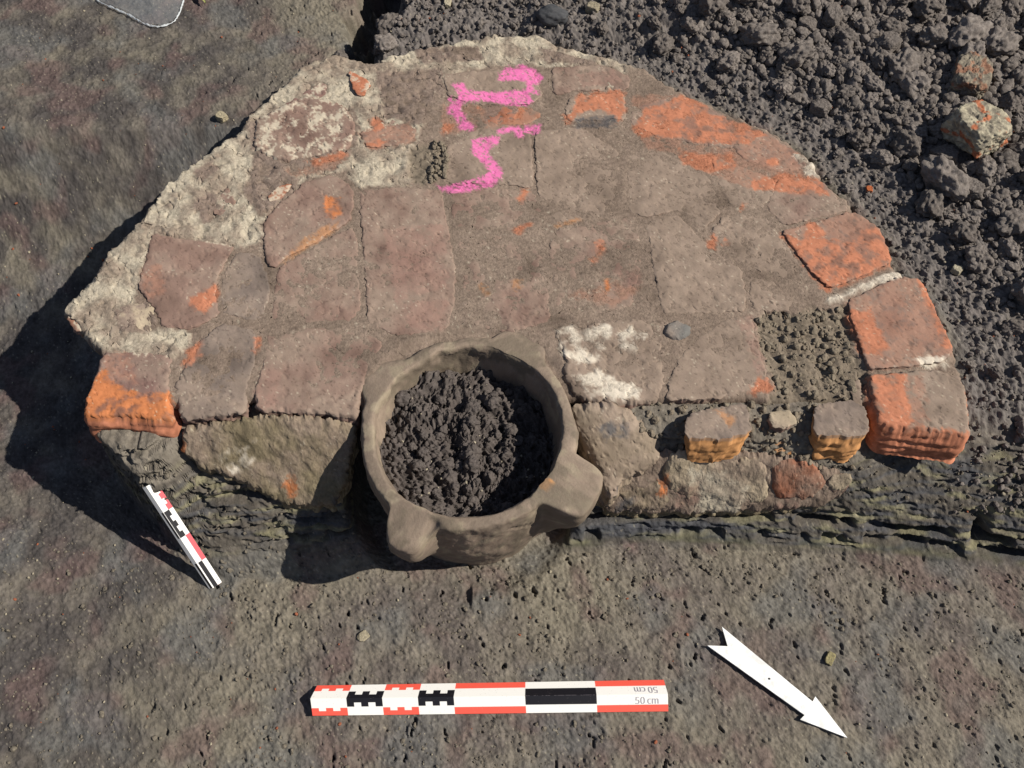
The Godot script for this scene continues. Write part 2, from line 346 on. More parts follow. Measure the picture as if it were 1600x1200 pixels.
func make_materials() -> void:
	var f := fbm(41, 0.03, 5, 0.65)
	var g := fbm(42, 0.09, 4, 0.7)
	var grain := noise_tex(f, 512, 0.78, 1.0, 1.5)
	var fine := noise_tex(g, 512, 0.92, 1.0, 1.3)
	var bump := noise_tex(fbm(43, 0.05, 5, 0.7), 512, 0.0, 1.0, 1.5)
	m_soil = surf(grain, bump, 6.0, 0.07, 0.97, 0.2)
	m_brick = surf(fine, bump, 7.0, 0.010, 0.93, 0.25)
	m_mortar = surf(grain, bump, 9.0, 0.05, 0.96, 0.2)
	m_stone = surf(fine, bump, 6.0, 0.030, 0.80, 0.35)
	m_crumb = surf(grain, bump, 11.0, 0.06, 0.97, 0.2)

# ------------------------------------------------------------------ paint map of the oven floor (1 mm cells)
const PW := 1400
const PH := 960
const PX := -0.72
const PZ := -1.45
var paint := PackedByteArray()

func fill_poly(poly: Array, value: int) -> void:
	var n := poly.size() / 2
	var zmin := 99999
	var zmax := -99999
	for i in n:
		zmin = mini(zmin, poly[2 * i + 1])
		zmax = maxi(zmax, poly[2 * i + 1])
	for zz in range(zmin, zmax + 1):
		var row := zz - int(PZ * 1000.0)
		if row < 0 or row >= PH:
			continue
		var xs := []
		for i in n:
			var j := (i + 1) % n
			var za: float = poly[2 * i + 1]
			var zb: float = poly[2 * j + 1]
			if (za <= zz) != (zb <= zz):
				xs.append(poly[2 * i] + (zz - za) / (zb - za) * (poly[2 * j] - poly[2 * i]))
		xs.sort()
		for k in range(0, xs.size() - 1, 2):
			for xx in range(int(ceil(xs[k])), int(xs[k + 1]) + 1):
				var col := xx - int(PX * 1000.0)
				if col >= 0 and col < PW:
					paint[row * PW + col] = value

func make_paint() -> void:
	paint.resize(PW * PH)
	for later in 2:      # thin washes first, everything else over them
		for e in PAINT:
			if (e[0] in ["wash", "mortar"]) == (later == 0):
				fill_poly(e[1], PAL.find(e[0]))

func paint_at(x: float, z: float) -> int:
	var col := int((x - PX) * 1000.0)
	var row := int((z - PZ) * 1000.0)
	if col < 0 or row < 0 or col >= PW or row >= PH:
		return 0
	return paint[row * PW + col]

# colour of the oven floor at a place: fired clay, dust trodden into it, patches and marks
func floor_color(x: float, zz: float, clay: Color, dust: float, skip_mortar: bool, stretch := 1.0) -> Color:
	var z := zz * stretch      # on a slope the patterns keep their size
	var a := n_fine.get_noise_2d(x, z)
	var b := n_mid.get_noise_2d(x + 3.0, z)
	var t := n_tiny.get_noise_2d(x, z)
	var c := clay * (1.0 + 0.34 * b + 0.12 * a + 0.22 * n_mask.get_noise_2d(x * 2.6 + 31.0, z * 2.6))
	var dm := clampf(dust + 1.1 * b + 0.40 * a + 0.06 * t, 0.0, 1.0)
	c = c.lerp(CLAY.dust * (1.0 + 0.05 * t + 0.20 * n_mask.get_noise_2d(x * 3.4 - 12.0, z * 6.0) + 0.10 * a), dm * 0.85)
	var wx := n_warp.get_noise_2d(x, z) * 0.007 + t * 0.0006
	var wz := n_warp2.get_noise_2d(x, z) * 0.007 + a * 0.0010
	var pick := c
	var acc := Color(0, 0, 0)
	for k in 4:
		var jx := 0.0007 if k & 1 else -0.0007
		var jz := 0.0007 if k & 2 else -0.0007
		var spray := n_micro.get_noise_2d(x * 1.3, z * 1.3) * 0.004
		var id := paint_at(x + wx * 0.35 + jx * 1.6 + spray, zz + wz * 0.35 + jz * 1.6 + spray)
		if id != 9:
			id = paint_at(x + wx + jx * 2.0 + spray * 0.6, zz + wz + jz * 2.0 - spray * 0.6)
			if id == 9:
				id = 0
		pick = c
		if id > 0 and not (skip_mortar and (id == 1 or id == 2 or id == 10)):
			var nm: String = PAL[id]
			var pc: Color = CLAY[nm]
			var s: float = STRENGTH[nm]
			if id == 1:      # mortar: grey stained, pale where scraped
				pc = pc.lerp(CLAY.dusty, clampf(0.40 + 0.55 * a + 1.0 * b + 0.7 * n_mask.get_noise_2d(x * 3.0, z * 3.0), 0.05, 0.8))
				pc = pc * (1.0 + 0.18 * t)
			elif id == 4 or id == 5:
				pc = pc * (1.0 + 0.22 * a + 0.18 * t)
				s *= clampf(1.08 + 1.4 * a + 0.9 * b + 0.4 * t, 0.3, 1.0)
			elif id == 3:
				s *= clampf(0.62 + 1.2 * a + 1.5 * b + 0.5 * t, 0.0, 1.0)
			elif id == 10:
				s *= clampf(0.75 + 1.6 * a + 0.8 * b + 0.7 * t, 0.0, 1.0)
			elif id == 9:
				s *= clampf(1.12 + 1.5 * t + 1.0 * a + 0.8 * n_micro.get_noise_2d(x, z), 0.0, 1.0)
			elif id >= 6:
				s *= clampf(0.9 + 1.5 * a + 0.8 * t, 0.0, 1.0)
			pick = c.lerp(pc, s)
		acc += pick
	c = acc * 0.25
	if skip_mortar:          # smears of mortar left on the bricks
		var id2 := paint_at(x, zz)
		if id2 == 1 or id2 == 10:
			c = c.lerp(CLAY.mortar, 0.75 * sm(0.04, 0.26, a + 0.6 * t + 0.3 * b))
	# grit: pale and dark grains
	var g := n_micro.get_noise_2d(x, z)
	if g > 0.57 and b > 0.0:
		c = c.lerp(Color(0.50, 0.44, 0.34), sm(0.57, 0.66, g) * 0.6)
	elif g < -0.56:
		c = c * 0.65
	return c

# ------------------------------------------------------------------ slabs: bricks and other flat pieces with a traced outline
func smooth_poly(poly: Array, times: int) -> PackedVector2Array:
	var p := PackedVector2Array()
	for i in poly.size() / 2:
		p.append(Vector2(poly[2 * i], poly[2 * i + 1]) * 0.001)
	for k in times:
		var q := PackedVector2Array()
		for i in p.size():
			var a := p[i]
			var b := p[(i + 1) % p.size()]
			var d: float = minf(0.25, 0.006 / maxf(a.distance_to(b), 0.001))
			q.append(a.lerp(b, d))
			q.append(a.lerp(b, 1.0 - d))
		p = q
	return p

func resample(p: PackedVector2Array, step: float) -> PackedVector2Array:
	var total := 0.0
	for i in p.size():
		total += p[i].distance_to(p[(i + 1) % p.size()])
	var n := maxi(24, int(total / step))
	var out := PackedVector2Array()
	var seg := 0
	var done := 0.0
	var length := p[0].distance_to(p[1])
	for k in n:
		var want := total * k / n
		while want > done + length and seg < p.size() - 1:
			done += length
			seg += 1
			length = p[seg].distance_to(p[(seg + 1) % p.size()])
		out.append(p[seg].lerp(p[(seg + 1) % p.size()], clampf((want - done) / maxf(length, 0.00001), 0.0, 1.0)))
	return out

func centre_of(p: PackedVector2Array) -> Vector2:
	var c := Vector2.ZERO
	for q in p:
		c += q
	return c / p.size()

# a flat piece cut from a square grid: the grid points just outside the outline are drawn onto it
func cut_grid(poly: PackedVector2Array, step: float, near_only: float) -> Dictionary:
	var box := Rect2(poly[0], Vector2.ZERO)
	for q in poly:
		box = box.expand(q)
	box = box.grow(step * 1.5)
	var nx := int(box.size.x / step) + 1
	var nz := int(box.size.y / step) + 1
	var id := PackedInt32Array()
	id.resize(nx * nz)
	id.fill(-1)
	var at := PackedVector2Array()
	var dist := PackedFloat32Array()
	var n := poly.size()
	var closed := poly.duplicate()
	closed.append(poly[0])
	for j in nz:
		for i in nx:
			var q := box.position + Vector2(i, j) * step
			var inside := Geometry2D.is_point_in_polygon(q, poly)
			var best := 1000.0
			var spot := q
			for k in n:
				var c := Geometry2D.get_closest_point_to_segment(q, closed[k], closed[k + 1])
				var d := c.distance_squared_to(q)
				if d < best:
					best = d
					spot = c
			best = sqrt(best)
			if inside and best > step * 0.3:
				id[j * nx + i] = at.size()
				at.append(q)
				dist.append(best)
			elif best < step * 0.75:
				id[j * nx + i] = at.size()
				at.append(spot)
				dist.append(0.0)
	var tris := PackedInt32Array()
	for j in nz - 1:
		for i in nx - 1:
			var a := id[j * nx + i]
			var b := id[j * nx + i + 1]
			var c := id[(j + 1) * nx + i + 1]
			var d := id[(j + 1) * nx + i]
			if a >= 0 and b >= 0 and c >= 0:
				tris.append_array([a, b, c])
				if d >= 0:
					tris.append_array([a, c, d])
			elif a >= 0 and c >= 0 and d >= 0:
				tris.append_array([a, c, d])
			elif a >= 0 and b >= 0 and d >= 0:
				tris.append_array([a, b, d])
			elif b >= 0 and c >= 0 and d >= 0:
				tris.append_array([b, c, d])
	var edges := {}
	for k in range(0, tris.size(), 3):
		for e in 3:
			var p := tris[k + e]
			var q := tris[k + (e + 1) % 3]
			var back := q * 1000000 + p
			if edges.has(back):
				edges.erase(back)
			else:
				edges[p * 1000000 + q] = true
	return {"at": at, "dist": dist, "tris": tris, "edges": edges.keys()}

# a wall hung from the rim of such a piece; shape.call(place, way out, share of depth) gives the place and colour
func hang(grid: Dictionary, v: PackedVector3Array, col: PackedColorArray, idx: PackedInt32Array, floors: int, shape: Callable) -> void:
	var out := {}
	for e in grid.edges:
		var a: int = e / 1000000
		var b: int = e % 1000000
		var d := v[b] - v[a]
		var w := Vector2(d.z, -d.x)
		out[a] = out.get(a, Vector2.ZERO) + w
		out[b] = out.get(b, Vector2.ZERO) + w
	# the way out, smoothed along the rim
	var after := {}
	for e in grid.edges:
		after[e / 1000000] = e % 1000000
	for k in out:
		out[k] = out[k].normalized()
	for round_ in 6:
		var soft := out.duplicate()
		for a in after:
			var b: int = after[a]
			if out.has(b):
				soft[a] += out[b]
				soft[b] += out[a]
		for k in soft:
			out[k] = soft[k].normalized()
	var calm := {}
	for k in out:
		calm[k] = v[k]
	for round_ in 10:
		var sum := {}
		for k in calm:
			sum[k] = [calm[k], 1.0]
		for a in after:
			var b: int = after[a]
			sum[a] = [sum[a][0] + calm[b], sum[a][1] + 1.0]
			sum[b] = [sum[b][0] + calm[a], sum[b][1] + 1.0]
		for k in sum:
			calm[k] = sum[k][0] / sum[k][1]
	var column := {}
	for k in out:
		var w: Vector2 = out[k].normalized()
		var low: Vector3 = calm[k]
		low.y = v[k].y
		column[k] = v.size()
		for r in floors + 1:
			var got: Array = shape.call(v[k].lerp(low, minf(3.0 * r / floors, 1.0)), w, float(r) / floors)
			v.append(got[0])
			col.append(got[1])
	for e in grid.edges:
		var a: int = column[e / 1000000]
		var b: int = column[e % 1000000]
		for r in floors:
			idx.append_array([a + r, a + r + 1, b + r + 1, a + r, b + r + 1, b + r])

# a brick: traced outline in plan (mm), height offset, clay, dust, thickness, edge radius, name, label, plane, colour of its broken sides, roughness
func brick(e: Array, parent: Node3D) -> void:
	var dy: float = e[1] * 0.001 * (0.45 if e[4] == 45 and absf(e[1]) <= 2.0 else 1.0)
	var clay: Color = CLAY[e[2]]
	var dust: float = e[3]
	var th: float = e[4] * 0.001
	var er: float = e[5] * 0.001 * (0.42 if e[5] <= 5 else 1.0)
	var plane: Array = e[8]
	var y0: float = plane[0] * 0.001 + dy
	var az: float = plane[1]
	var z0: float = plane[2] * 0.001
	var side: Color = CLAY[e[9]]
	var rough: float = e[10]
	var poly := smooth_poly(e[0], 1)
	var c2 := centre_of(poly)
	var jag := 1.0 + 0.35 * (rough - 1.0)
	var tx := rng.randf_range(-0.008, 0.008)
	var tz := rng.randf_range(-0.008, 0.008)
	var stretch := sqrt(1.0 + az * az)
	var grid := cut_grid(poly, 0.0021 / lerpf(1.0, stretch, 0.6), 0.0)
	var at: PackedVector2Array = grid.at
	var dist: PackedFloat32Array = grid.dist
	var v := PackedVector3Array()
	var col := PackedColorArray()
	var idx := PackedInt32Array(grid.tris)
	var origin := Vector3(c2.x, y0 + az * (c2.y - z0), c2.y)
	var ny := 1.0 / sqrt(1.0 + az * az)
	var tilt_n := Vector3(0, ny, -az * ny)
	var mortar_skip: bool = e[2] != "pale" and e[6] == "brick"
	for k in at.size():
		var g := at[k]
		var w := Vector2(n_warp.get_noise_2d(g.x * 1.4, g.y * 1.4), n_warp2.get_noise_2d(g.x * 1.4, g.y * 1.4))
		var w2 := Vector2(n_tiny.get_noise_2d(g.x, g.y), n_tiny.get_noise_2d(g.y + 7.0, g.x))
		var q := g + (w * 0.0032 + w2 * 0.0009) * (jag / stretch)
		var d := dist[k]
		var y := y0 + az * (q.y - z0) + tx * (q.x - c2.x) + tz * (q.y - c2.y)
		var h := n_fine.get_noise_3d(q.x + dy * 50.0, y, q.y) * 0.0010 * rough + n_tiny.get_noise_3d(q.x, y, q.y) * 0.00022 * rough + n_mid.get_noise_3d(q.x, y, q.y) * 0.0024
		var pit := n_warp.get_noise_3d(q.x * 1.5 + 5.0, y * 1.5, q.y * 1.5)
		h -= 0.0012 * sm(0.27, 0.42, pit) * (rough if rough < 2.0 else 0.5)
		h -= (0.0011 if rough < 1.7 else 0.0004) * sm(0.40, 0.50, n_tiny.get_noise_3d(q.x * 0.6 + 3.0, y, q.y * 0.6)) * sm(0.0, 0.2, n_mask.get_noise_2d(q.x * 1.5, q.y * 1.5))
		if d < er:
			var f := 1.0 - d / er
			h -= er * (1.0 - sqrt(maxf(0.0, 1.0 - f * f))) * (0.75 + 0.6 * n_warp.get_noise_2d(q.x + 9.0, q.y))
		v.append(Vector3(q.x, y, q.y) + tilt_n * h - origin)
		col.append(tint(floor_color(q.x, q.y, clay, dust, mortar_skip, stretch)))
	var taper := 0.012 if e[9] == "ochre" else 0.004
	var round_out := 0.005 if e[9] == "orange" else 0.0
	hang(grid, v, col, idx, maxi(5, int(th / 0.0032)), func(o: Vector3, w: Vector2, g: float) -> Array:
		var wx := o.x + origin.x
		var wz := o.z + origin.z
		var yy := -g * th
		var bulge := (n_fine.get_noise_3d(wx * 1.2, yy * 1.2, wz * 1.2) * 0.007 + n_tiny.get_noise_3d(wx, yy, wz) * 0.0016) * minf(g * 6.0, 1.0) * (0.15 if round_out > 0.0 else (0.5 if taper > 0.01 else 1.0)) + (0.0045 * n_layer.get_noise_3d(wx * 0.35, yy * 5.0, wz * 0.35) * minf(g * 5.0, 1.0) if round_out > 0.0 or taper > 0.01 else 0.0)
		var away := bulge - taper * g * g + round_out * sin(minf(g * 2.2, 1.0) * PI * 0.5)
		var s := side * (1.0 + 0.45 * n_fine.get_noise_3d(wx, yy * 2.0, wz) + 0.4 * n_tiny.get_noise_3d(wx, yy, wz))
		if g < 0.10:
			s = s.lerp(floor_color(wx, wz, clay, dust, mortar_skip), 0.6)
		var flare := (0.024 if taper > 0.01 else (0.014 if round_out > 0.0 else 0.0)) * maxf(w.y, 0.0) * g
		return [o + Vector3(w.x * away, yy, w.y * away + flare), tint(s)])
	var mat := m_mortar
	if e[6] == "brick" and rough < 2.4:
		mat = m_brick
	elif e[6] in ["pebble", "stone"]:
		mat = m_stone
	var o := put(e[6], build(v, col, idx), mat, parent, origin - parent.position)
	if e[7]:
		o.set_meta("label", e[7])

# the bed of mortar and trodden dirt that the bricks lie in
func bed_height(x: float, z: float) -> float:
	var a := n_fine.get_noise_2d(x, z)
	var t := n_tiny.get_noise_2d(x, z)
	var id := paint_at(x + n_warp.get_noise_2d(x, z) * 0.008, z + n_warp2.get_noise_2d(x, z) * 0.008)
	var h := -0.0004 + a * 0.0013 + t * 0.0004
	if id == 1 or id == 10:
		h = 0.0012 + a * 0.0022 + t * 0.0007 + n_mid.get_noise_2d(x * 1.6, z * 1.6) * 0.0035 - 0.003 * sm(0.18, 0.4, n_warp2.get_noise_2d(x * 1.1, z * 1.1))
	elif id == 3:
		h = 0.0012 + a * 0.0022 + t * 0.0006
	elif id == 2:
		h = (-0.005 if x > 0.1 else -0.0005) - 0.004 * absf(n_warp.get_noise_2d(x * 1.7, z * 1.7)) - 0.002 * sm(0.2, 0.5, n_tiny.get_noise_2d(x * 0.8, z * 0.8)) + a * 0.004 + n_mid.get_noise_2d(x * 1.5, z * 1.5) * 0.006
	return h - 0.006 * sm(0.175, 0.155, Vector2(x - POT.x, z - POT.z).length())

func make_bed(parent: Node3D) -> void:
	var origin := Vector3(-0.02, TOP, -0.86)
	var grid := cut_grid(smooth_poly(OUTLINE, 0), 0.0026, 0.0)
	var at: PackedVector2Array = grid.at
	var dist: PackedFloat32Array = grid.dist
	var v := PackedVector3Array()
	var col := PackedColorArray()
	for k in at.size():
		var g := at[k]
		var w := Vector2(n_fine.get_noise_2d(g.x, g.y), n_fine.get_noise_2d(g.y + 4.0, g.x))
		var w2 := Vector2(n_tiny.get_noise_2d(g.x, g.y), n_tiny.get_noise_2d(g.y + 4.0, g.x))
		var q := g + (w * 0.009 + w2 * 0.002) * sm(-0.62, -0.7, g.y)
		var h := bed_height(q.x, q.y)
		var er := 0.012
		if dist[k] < er:
			var f := 1.0 - dist[k] / er
			h -= er * (1.0 - sqrt(maxf(0.0, 1.0 - f * f)))
		v.append(Vector3(q.x, TOP + h, q.y) - origin)
		col.append(tint(floor_color(q.x, q.y, CLAY.dusty * 0.95, 0.6, false)))
	var hole := Vector2(POT.x - origin.x, POT.z - origin.z)
	var idx := PackedInt32Array()
	var tris: PackedInt32Array = grid.tris
	for k in range(0, tris.size(), 3):
		var p := v[tris[k]]
		if Vector2(p.x, p.z).distance_to(hole) > 0.142:
			idx.append_array([tris[k], tris[k + 1], tris[k + 2]])
	var kept := []
	for e in grid.edges:
		var p := v[e / 1000000]
		if Vector2(p.x, p.z).distance_to(hole) > 0.147:
			kept.append(e)
	grid.edges = kept
	hang(grid, v, col, idx, 40, func(o: Vector3, w: Vector2, g: float) -> Array:
		var wx := o.x + origin.x
		var wz := o.z + origin.z
		var yy := -g * (0.20 if wz < -0.72 else 0.05)
		var away := n_fine.get_noise_3d(wx, yy * 1.3, wz) * 0.006 + n_tiny.get_noise_3d(wx, yy, wz) * 0.003 - 0.030 * g
		away *= minf(g * 8.0, 1.0)
		var base: Color = CLAY.mortar if wz < -0.8 and wx < 0.3 else CLAY.dusty
		var c: Color = base.lerp(CLAY.dirt, clampf(0.65 + 1.6 * n_mid.get_noise_3d(wx, yy * 3.0, wz), 0.0, 1.0))
		return [o + Vector3(w.x * away, yy, w.y * away), tint(c * (1.0 + 0.3 * n_tiny.get_noise_3d(wx, yy, wz)))])
	put("mortar_bed", build(v, col, idx), m_mortar, parent, origin - parent.position)

# ------------------------------------------------------------------ the ground
const BASE_LINE := [Vector2(-0.75, -0.50), Vector2(-0.62, -0.505), Vector2(-0.55, -0.475), Vector2(-0.447, -0.440), Vector2(-0.25, -0.452), Vector2(0.0, -0.475), Vector2(0.2, -0.495), Vector2(0.45, -0.485), Vector2(0.63, -0.468), Vector2(0.77, -0.448), Vector2(1.0, -0.43)]

func base_line(x: float) -> float:
	return table(BASE_LINE, x)

# smooth height of the ground; s = distance in front of the foot of the section
const LOW_RISE := [Vector2(0.62, 0), Vector2(0.80, -0.02), Vector2(0.92, -0.025), Vector2(1.07, 0.012), Vector2(1.17, 0.085), Vector2(1.24, 0.135), Vector2(1.30, 0.135), Vector2(1.50, 0.12), Vector2(2.5, 0.12)]
const FACE_LEFT := [Vector2(0, 0), Vector2(0.04, 0.040), Vector2(0.09, 0.100), Vector2(0.125, 0.128), Vector2(0.18, 0.165), Vector2(0.22, 0.176)]
const FACE_MIDDLE := [Vector2(0, 0), Vector2(0.02, 0.024), Vector2(0.044, 0.052), Vector2(0.082, 0.142), Vector2(0.10, 0.172), Vector2(0.125, 0.188), Vector2(0.19, 0.193), Vector2(0.24, 0.178)]
const FACE_RIGHT := [Vector2(0, 0), Vector2(0.03, 0.032), Vector2(0.07, 0.080), Vector2(0.12, 0.118), Vector2(0.2, 0.150), Vector2(0.3, 0.178)]

func ground_y(x: float, z: float, s: float) -> float:
	var le := left_edge(z)
	var re := right_edge(z)
	# the low ground: trench floor, rising gently towards the upper left
	var low := table(LOW_RISE, -z) * sm(-0.05, -0.35, x)
	low += n_big.get_noise_2d(x, z) * 0.008
	low -= 0.09 * exp(-pow((x + 0.285 + 0.15 * (z + 1.45) + 0.035 * n_mid.get_noise_2d(x * 1.6, z * 1.6)) / 0.042, 4.0)) * sm(-1.36, -1.41, z)
	# the bank behind and to the right
	var d := x - re
	var bank := 0.176 + 0.014 * sm(-0.03, 0.015, d)
	var up := sm(0.0, 0.45, d) * sm(-0.55, -1.1, z)
	bank += 0.045 * up
	if z < -1.36:
		bank += 0.02 * sm(-1.38, -1.44, z)
	bank -= 0.03 * sm(0.0, 0.06, d) * sm(-0.78, -0.58, z)
	bank += n_mid.get_noise_2d(x, z) * 0.006 * sm(-0.02, 0.05, d)
	# the section face in front: three profiles along the trench edge
	var h1 := table(FACE_LEFT, -s * lerpf(1.0, 2.1, sm(-0.45, -0.54, x)))
	var h2 := table(FACE_MIDDLE, -s)
	var h3 := table(FACE_RIGHT, -s)
	var k12 := sm(-0.12, 0.05, x)
	var k23 := sm(0.42, 0.60, x)
	var cut := lerpf(lerpf(h1, h2, k12), h3, k23)
	var reach := lerpf(0.15, 0.24, k23)
	var high := lerpf(minf(cut, 0.195), bank, sm(reach * 0.9, reach + 0.06, -s))
	# left flank of the oven: the low ground meets it
	var e := le + 0.018 - 0.012 * n_fine.get_noise_2d(x, z)
	var m := sm(e - 0.012, e + 0.012, x)
	if z > -0.70:
		m = lerpf(m, sm(-0.635, -0.585, x + 0.02 * n_mid.get_noise_2d(x, z)), sm(-0.70, -0.60, z))
	# the corner of the pedestal is cut off slantwise at the near left
	if z > -0.64:
		var off := (x + 0.447) * -0.678 + (z + 0.436) * 0.735 + 0.006 * n_mid.get_noise_2d(x * 2.0, z * 2.0)
		m *= lerpf(1.0, sm(0.004, -0.022, off), sm(-0.64, -0.59, z))
	if z < -1.36:
		m = sm(e - 0.03, e + 0.04, x)
	var y := lerpf(low, maxf(high, low), m)
	# hollow dug round the stone mortar
	var pr := Vector2(x, z).distance_to(Vector2(POT.x, POT.z))
	if pr < 0.24 and s > -0.22:
		y = lerpf(-0.012, y, sm(0.168, 0.205, pr) if x < POT.x else sm(0.150, 0.185, pr))
	return y

func section(x: float, s: float) -> float:
	return sm(0.012, -0.01, s) * sm(-0.20, -0.13, s)

func spread(a: float, b: float, step: float, margin: float) -> PackedFloat32Array:
	var out := PackedFloat32Array()
	var w := step
	var left := PackedFloat32Array()
	var x := a
	while x > a - margin:
		w *= 1.16
		x -= w
		left.append(x)
	left.reverse()
	out.append_array(left)
	x = a
	while x < b:
		out.append(x)
		x += step
	w = step
	while x < b + margin:
		out.append(x)
		w *= 1.16
		x += w
	return out

func make_ground() -> void:
	var xs := spread(-1.12, 1.04, 0.0020, 25.0)
	var ss := PackedFloat32Array()
	var back := spread(-1.28, -0.135, 0.0026, 0.0)
	var w := 0.003
	var far := PackedFloat32Array()
	var q := -1.28
	while q > -25.0:
		w *= 1.16
		q -= w
		far.append(q)
	far.reverse()
	ss.append_array(far)
	for k in 441:
		ss.append(-1.28 + k * 0.0026)
	var k2 := ss[-1]
	while k2 < 0.012:
		k2 += 0.0014
		ss.append(k2)
	while k2 < 0.34:
		k2 += 0.0020
		ss.append(k2)
	w = 0.003
	while k2 < 25.0:
		w *= 1.16
		k2 += w
		ss.append(k2)
	var nx := xs.size()
	var nz := ss.size()
	var v := PackedVector3Array()
	v.resize(nx * nz)
	var col := PackedColorArray()
	col.resize(nx * nz)
	var zc := PackedFloat32Array()
	for i in nx:
		zc.append(base_line(xs[i]))
	for j in nz:
		var s := ss[j]
		for i in nx:
			var x := xs[i]
			var z := s + zc[i]
			var at := j * nx + i
			var inside := z > -1.36 and s < -0.215 and x > left_edge(z) + 0.03 and x < right_edge(z) - 0.03
			if inside:          # covered by the oven floor
				v[at] = Vector3(x, 0.165 if Vector2(x, z).distance_to(Vector2(POT.x, POT.z)) > 0.17 else -0.012, z)
				col[at] = Color(0.3, 0.28, 0.25)
				continue
			var y := ground_y(x, z, s)
			var p := Vector3(x, y, z)
			var a := n_fine.get_noise_2d(x, z)
			var t := n_tiny.get_noise_2d(x, z)
			var b := n_mid.get_noise_2d(x, z)
			var g := n_big.get_noise_2d(x + 8.0, z)
			var face := section(x, s) * (sm(0.02, 0.05, y) if x < 0.02 else sm(0.002, 0.014, y))
			var bankness := sm(0.0, 0.04, x - (right_edge(z) if z < -0.5 else 0.6)) * sm(-0.02, -0.15, s)
			if z < -1.36:
				bankness = maxf(bankness, sm(-0.30, -0.22, x))
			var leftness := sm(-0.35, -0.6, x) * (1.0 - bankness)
			# relief; the fine grain ends where the grid grows coarse
			var grain := sm(0.22, 0.04, maxf(absf(x) - 1.06, maxf(z - 0.0, -1.75 - z)))
			a *= grain
			t *= grain
			var h := a * 0.0030 + t * 0.0012
			if bankness > 0.0:
				var lump := -c_clod.get_noise_2d(x, z)
				var lump2 := -c_crumb.get_noise_2d(x, z)
				h += bankness * (0.004 * lump * sm(0.03, 0.25, x - right_edge(z)) + 0.0022 * lump2 + 0.004 * a - 0.006 * absf(n_warp.get_noise_2d(x * 1.2, z * 1.2)) - 0.0025 * sm(0.15, 0.4, n_tiny.get_noise_2d(x * 0.8, z * 0.8)))
			var floorness := (1.0 - bankness) * (1.0 - face)
			if floorness > 0.0:
				var cr := c_crack.get_noise_2d(x * 1.35 + 0.008 * t + 0.01 * a, z * 0.65 + 0.006 * a) + 1.0
				var gate := sm(-0.15, 0.35, n_mask.get_noise_2d(x * 2.0, z * 2.0) + 0.35 * b + (0.14 if x > -0.45 else -0.10))
				var calm := 1.0 - 0.8 * leftness
				h -= floorness * 0.0036 * sm(0.12, 0.0, cr) * gate * calm * sm(-0.05, 0.25, n_warp2.get_noise_2d(x * 1.1 + 3.0, z * 1.1))
				h -= floorness * (0.0010 * n_warp2.get_noise_2d(x * 3.0, z * 1.0) + 0.0009 * n_micro.get_noise_2d(x * 1.2, z * 0.7)) * calm
				h -= floorness * 0.0014 * sm(0.36, 0.56, n_warp.get_noise_2d(x * 3.1 + 0.008 * t, z * 0.55)) * gate * calm
				h -= floorness * 0.010 * sm(0.57, 0.64, n_warp2.get_noise_2d(x * 1.15 + 0.005 * a, z * 0.42)) * calm
				h += floorness * gate * 0.0016 * -c_crumb.get_noise_2d(x, z)
			h *= grain
			p.y += h * (1.0 - face)
			# layers in the section: ledges and slots cut back into the face
			var lay := 0.0
			if face > 0.0:
				var yy := y
				var wav := n_layer.get_noise_2d(x * 0.35, yy * 1.2)
				var strat := n_layer.get_noise_2d(x * 0.45 + 3.0, yy * 5.5)
				lay = 0.006 * sm(0.14, 0.34, strat) * sm(0.0, 0.25, n_mask.get_noise_2d(x * 1.7, yy * 4.0)) + 0.004 * a + 0.0018 * t + 0.006 * absf(n_warp.get_noise_2d(x * 0.7, yy * 1.1))
				if x > 0.06:
					var slot := exp(-pow((yy - 0.043 - 0.005 * wav + 0.006 * sm(0.35, 0.7, x)) / 0.0050, 4.0)) * sm(-0.25, 0.1, n_mask.get_noise_1d(x * 2.2) + (0.40 if x < 0.36 else 0.06))
					lay += 0.034 * slot
					lay += 0.016 * exp(-pow((yy - 0.020) / 0.005, 2.0)) * sm(-0.05, 0.2, n_mask.get_noise_1d(x * 3.0 + 7.0) + 0.25 * sm(0.4, 0.6, x))
					lay += 0.030 * exp(-pow((x - 0.700) / 0.009, 2.0) - pow((yy - 0.045) / 0.018, 2.0)) + 0.02 * exp(-pow((x - 0.60) / 0.035, 2.0) - pow((yy - 0.022) / 0.007, 2.0)) + 0.025 * exp(-pow((x - 0.76) / 0.04, 2.0) - pow((yy - 0.018) / 0.008, 2.0))
				else:
					var slot2 := exp(-pow((yy - 0.098 - 0.10 * (x + 0.42)) / 0.005, 2.0)) * sm(-0.5, -0.38, x)
					lay += 0.022 * slot2
					lay += 0.008 * sm(0.08, 0.3, n_layer.get_noise_2d(x * 0.9 + 9.0, yy * 3.2))
				p += Vector3(0, -0.45, -0.9) * lay * face
				p += Vector3(0, 0.6, 0.8) * (a * 0.003 + t * 0.0016) * face
			v[at] = p
			# colour: soils by their place
			var c := Color(0.175, 0.154, 0.128).lerp(Color(0.130, 0.112, 0.100), clampf(0.5 + 1.6 * b, 0.0, 1.0))
			c = c.lerp(Color(0.197, 0.175, 0.136), clampf(0.2 + 1.7 * g, 0.0, 0.8))
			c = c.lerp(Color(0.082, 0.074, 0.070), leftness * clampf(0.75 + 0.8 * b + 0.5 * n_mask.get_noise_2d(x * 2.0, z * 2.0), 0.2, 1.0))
			c = c.lerp(Color(0.140, 0.095, 0.088), clampf((n_mid.get_noise_2d(x * 0.8 + 20.0, z * 0.8) - 0.12) * 2.2, 0.0, 0.55))
			c = c.lerp(Color(0.130, 0.129, 0.124), clampf((n_mid.get_noise_2d(x * 0.6 - 9.0, z * 0.6) - 0.10) * 2.0, 0.0, 0.6))
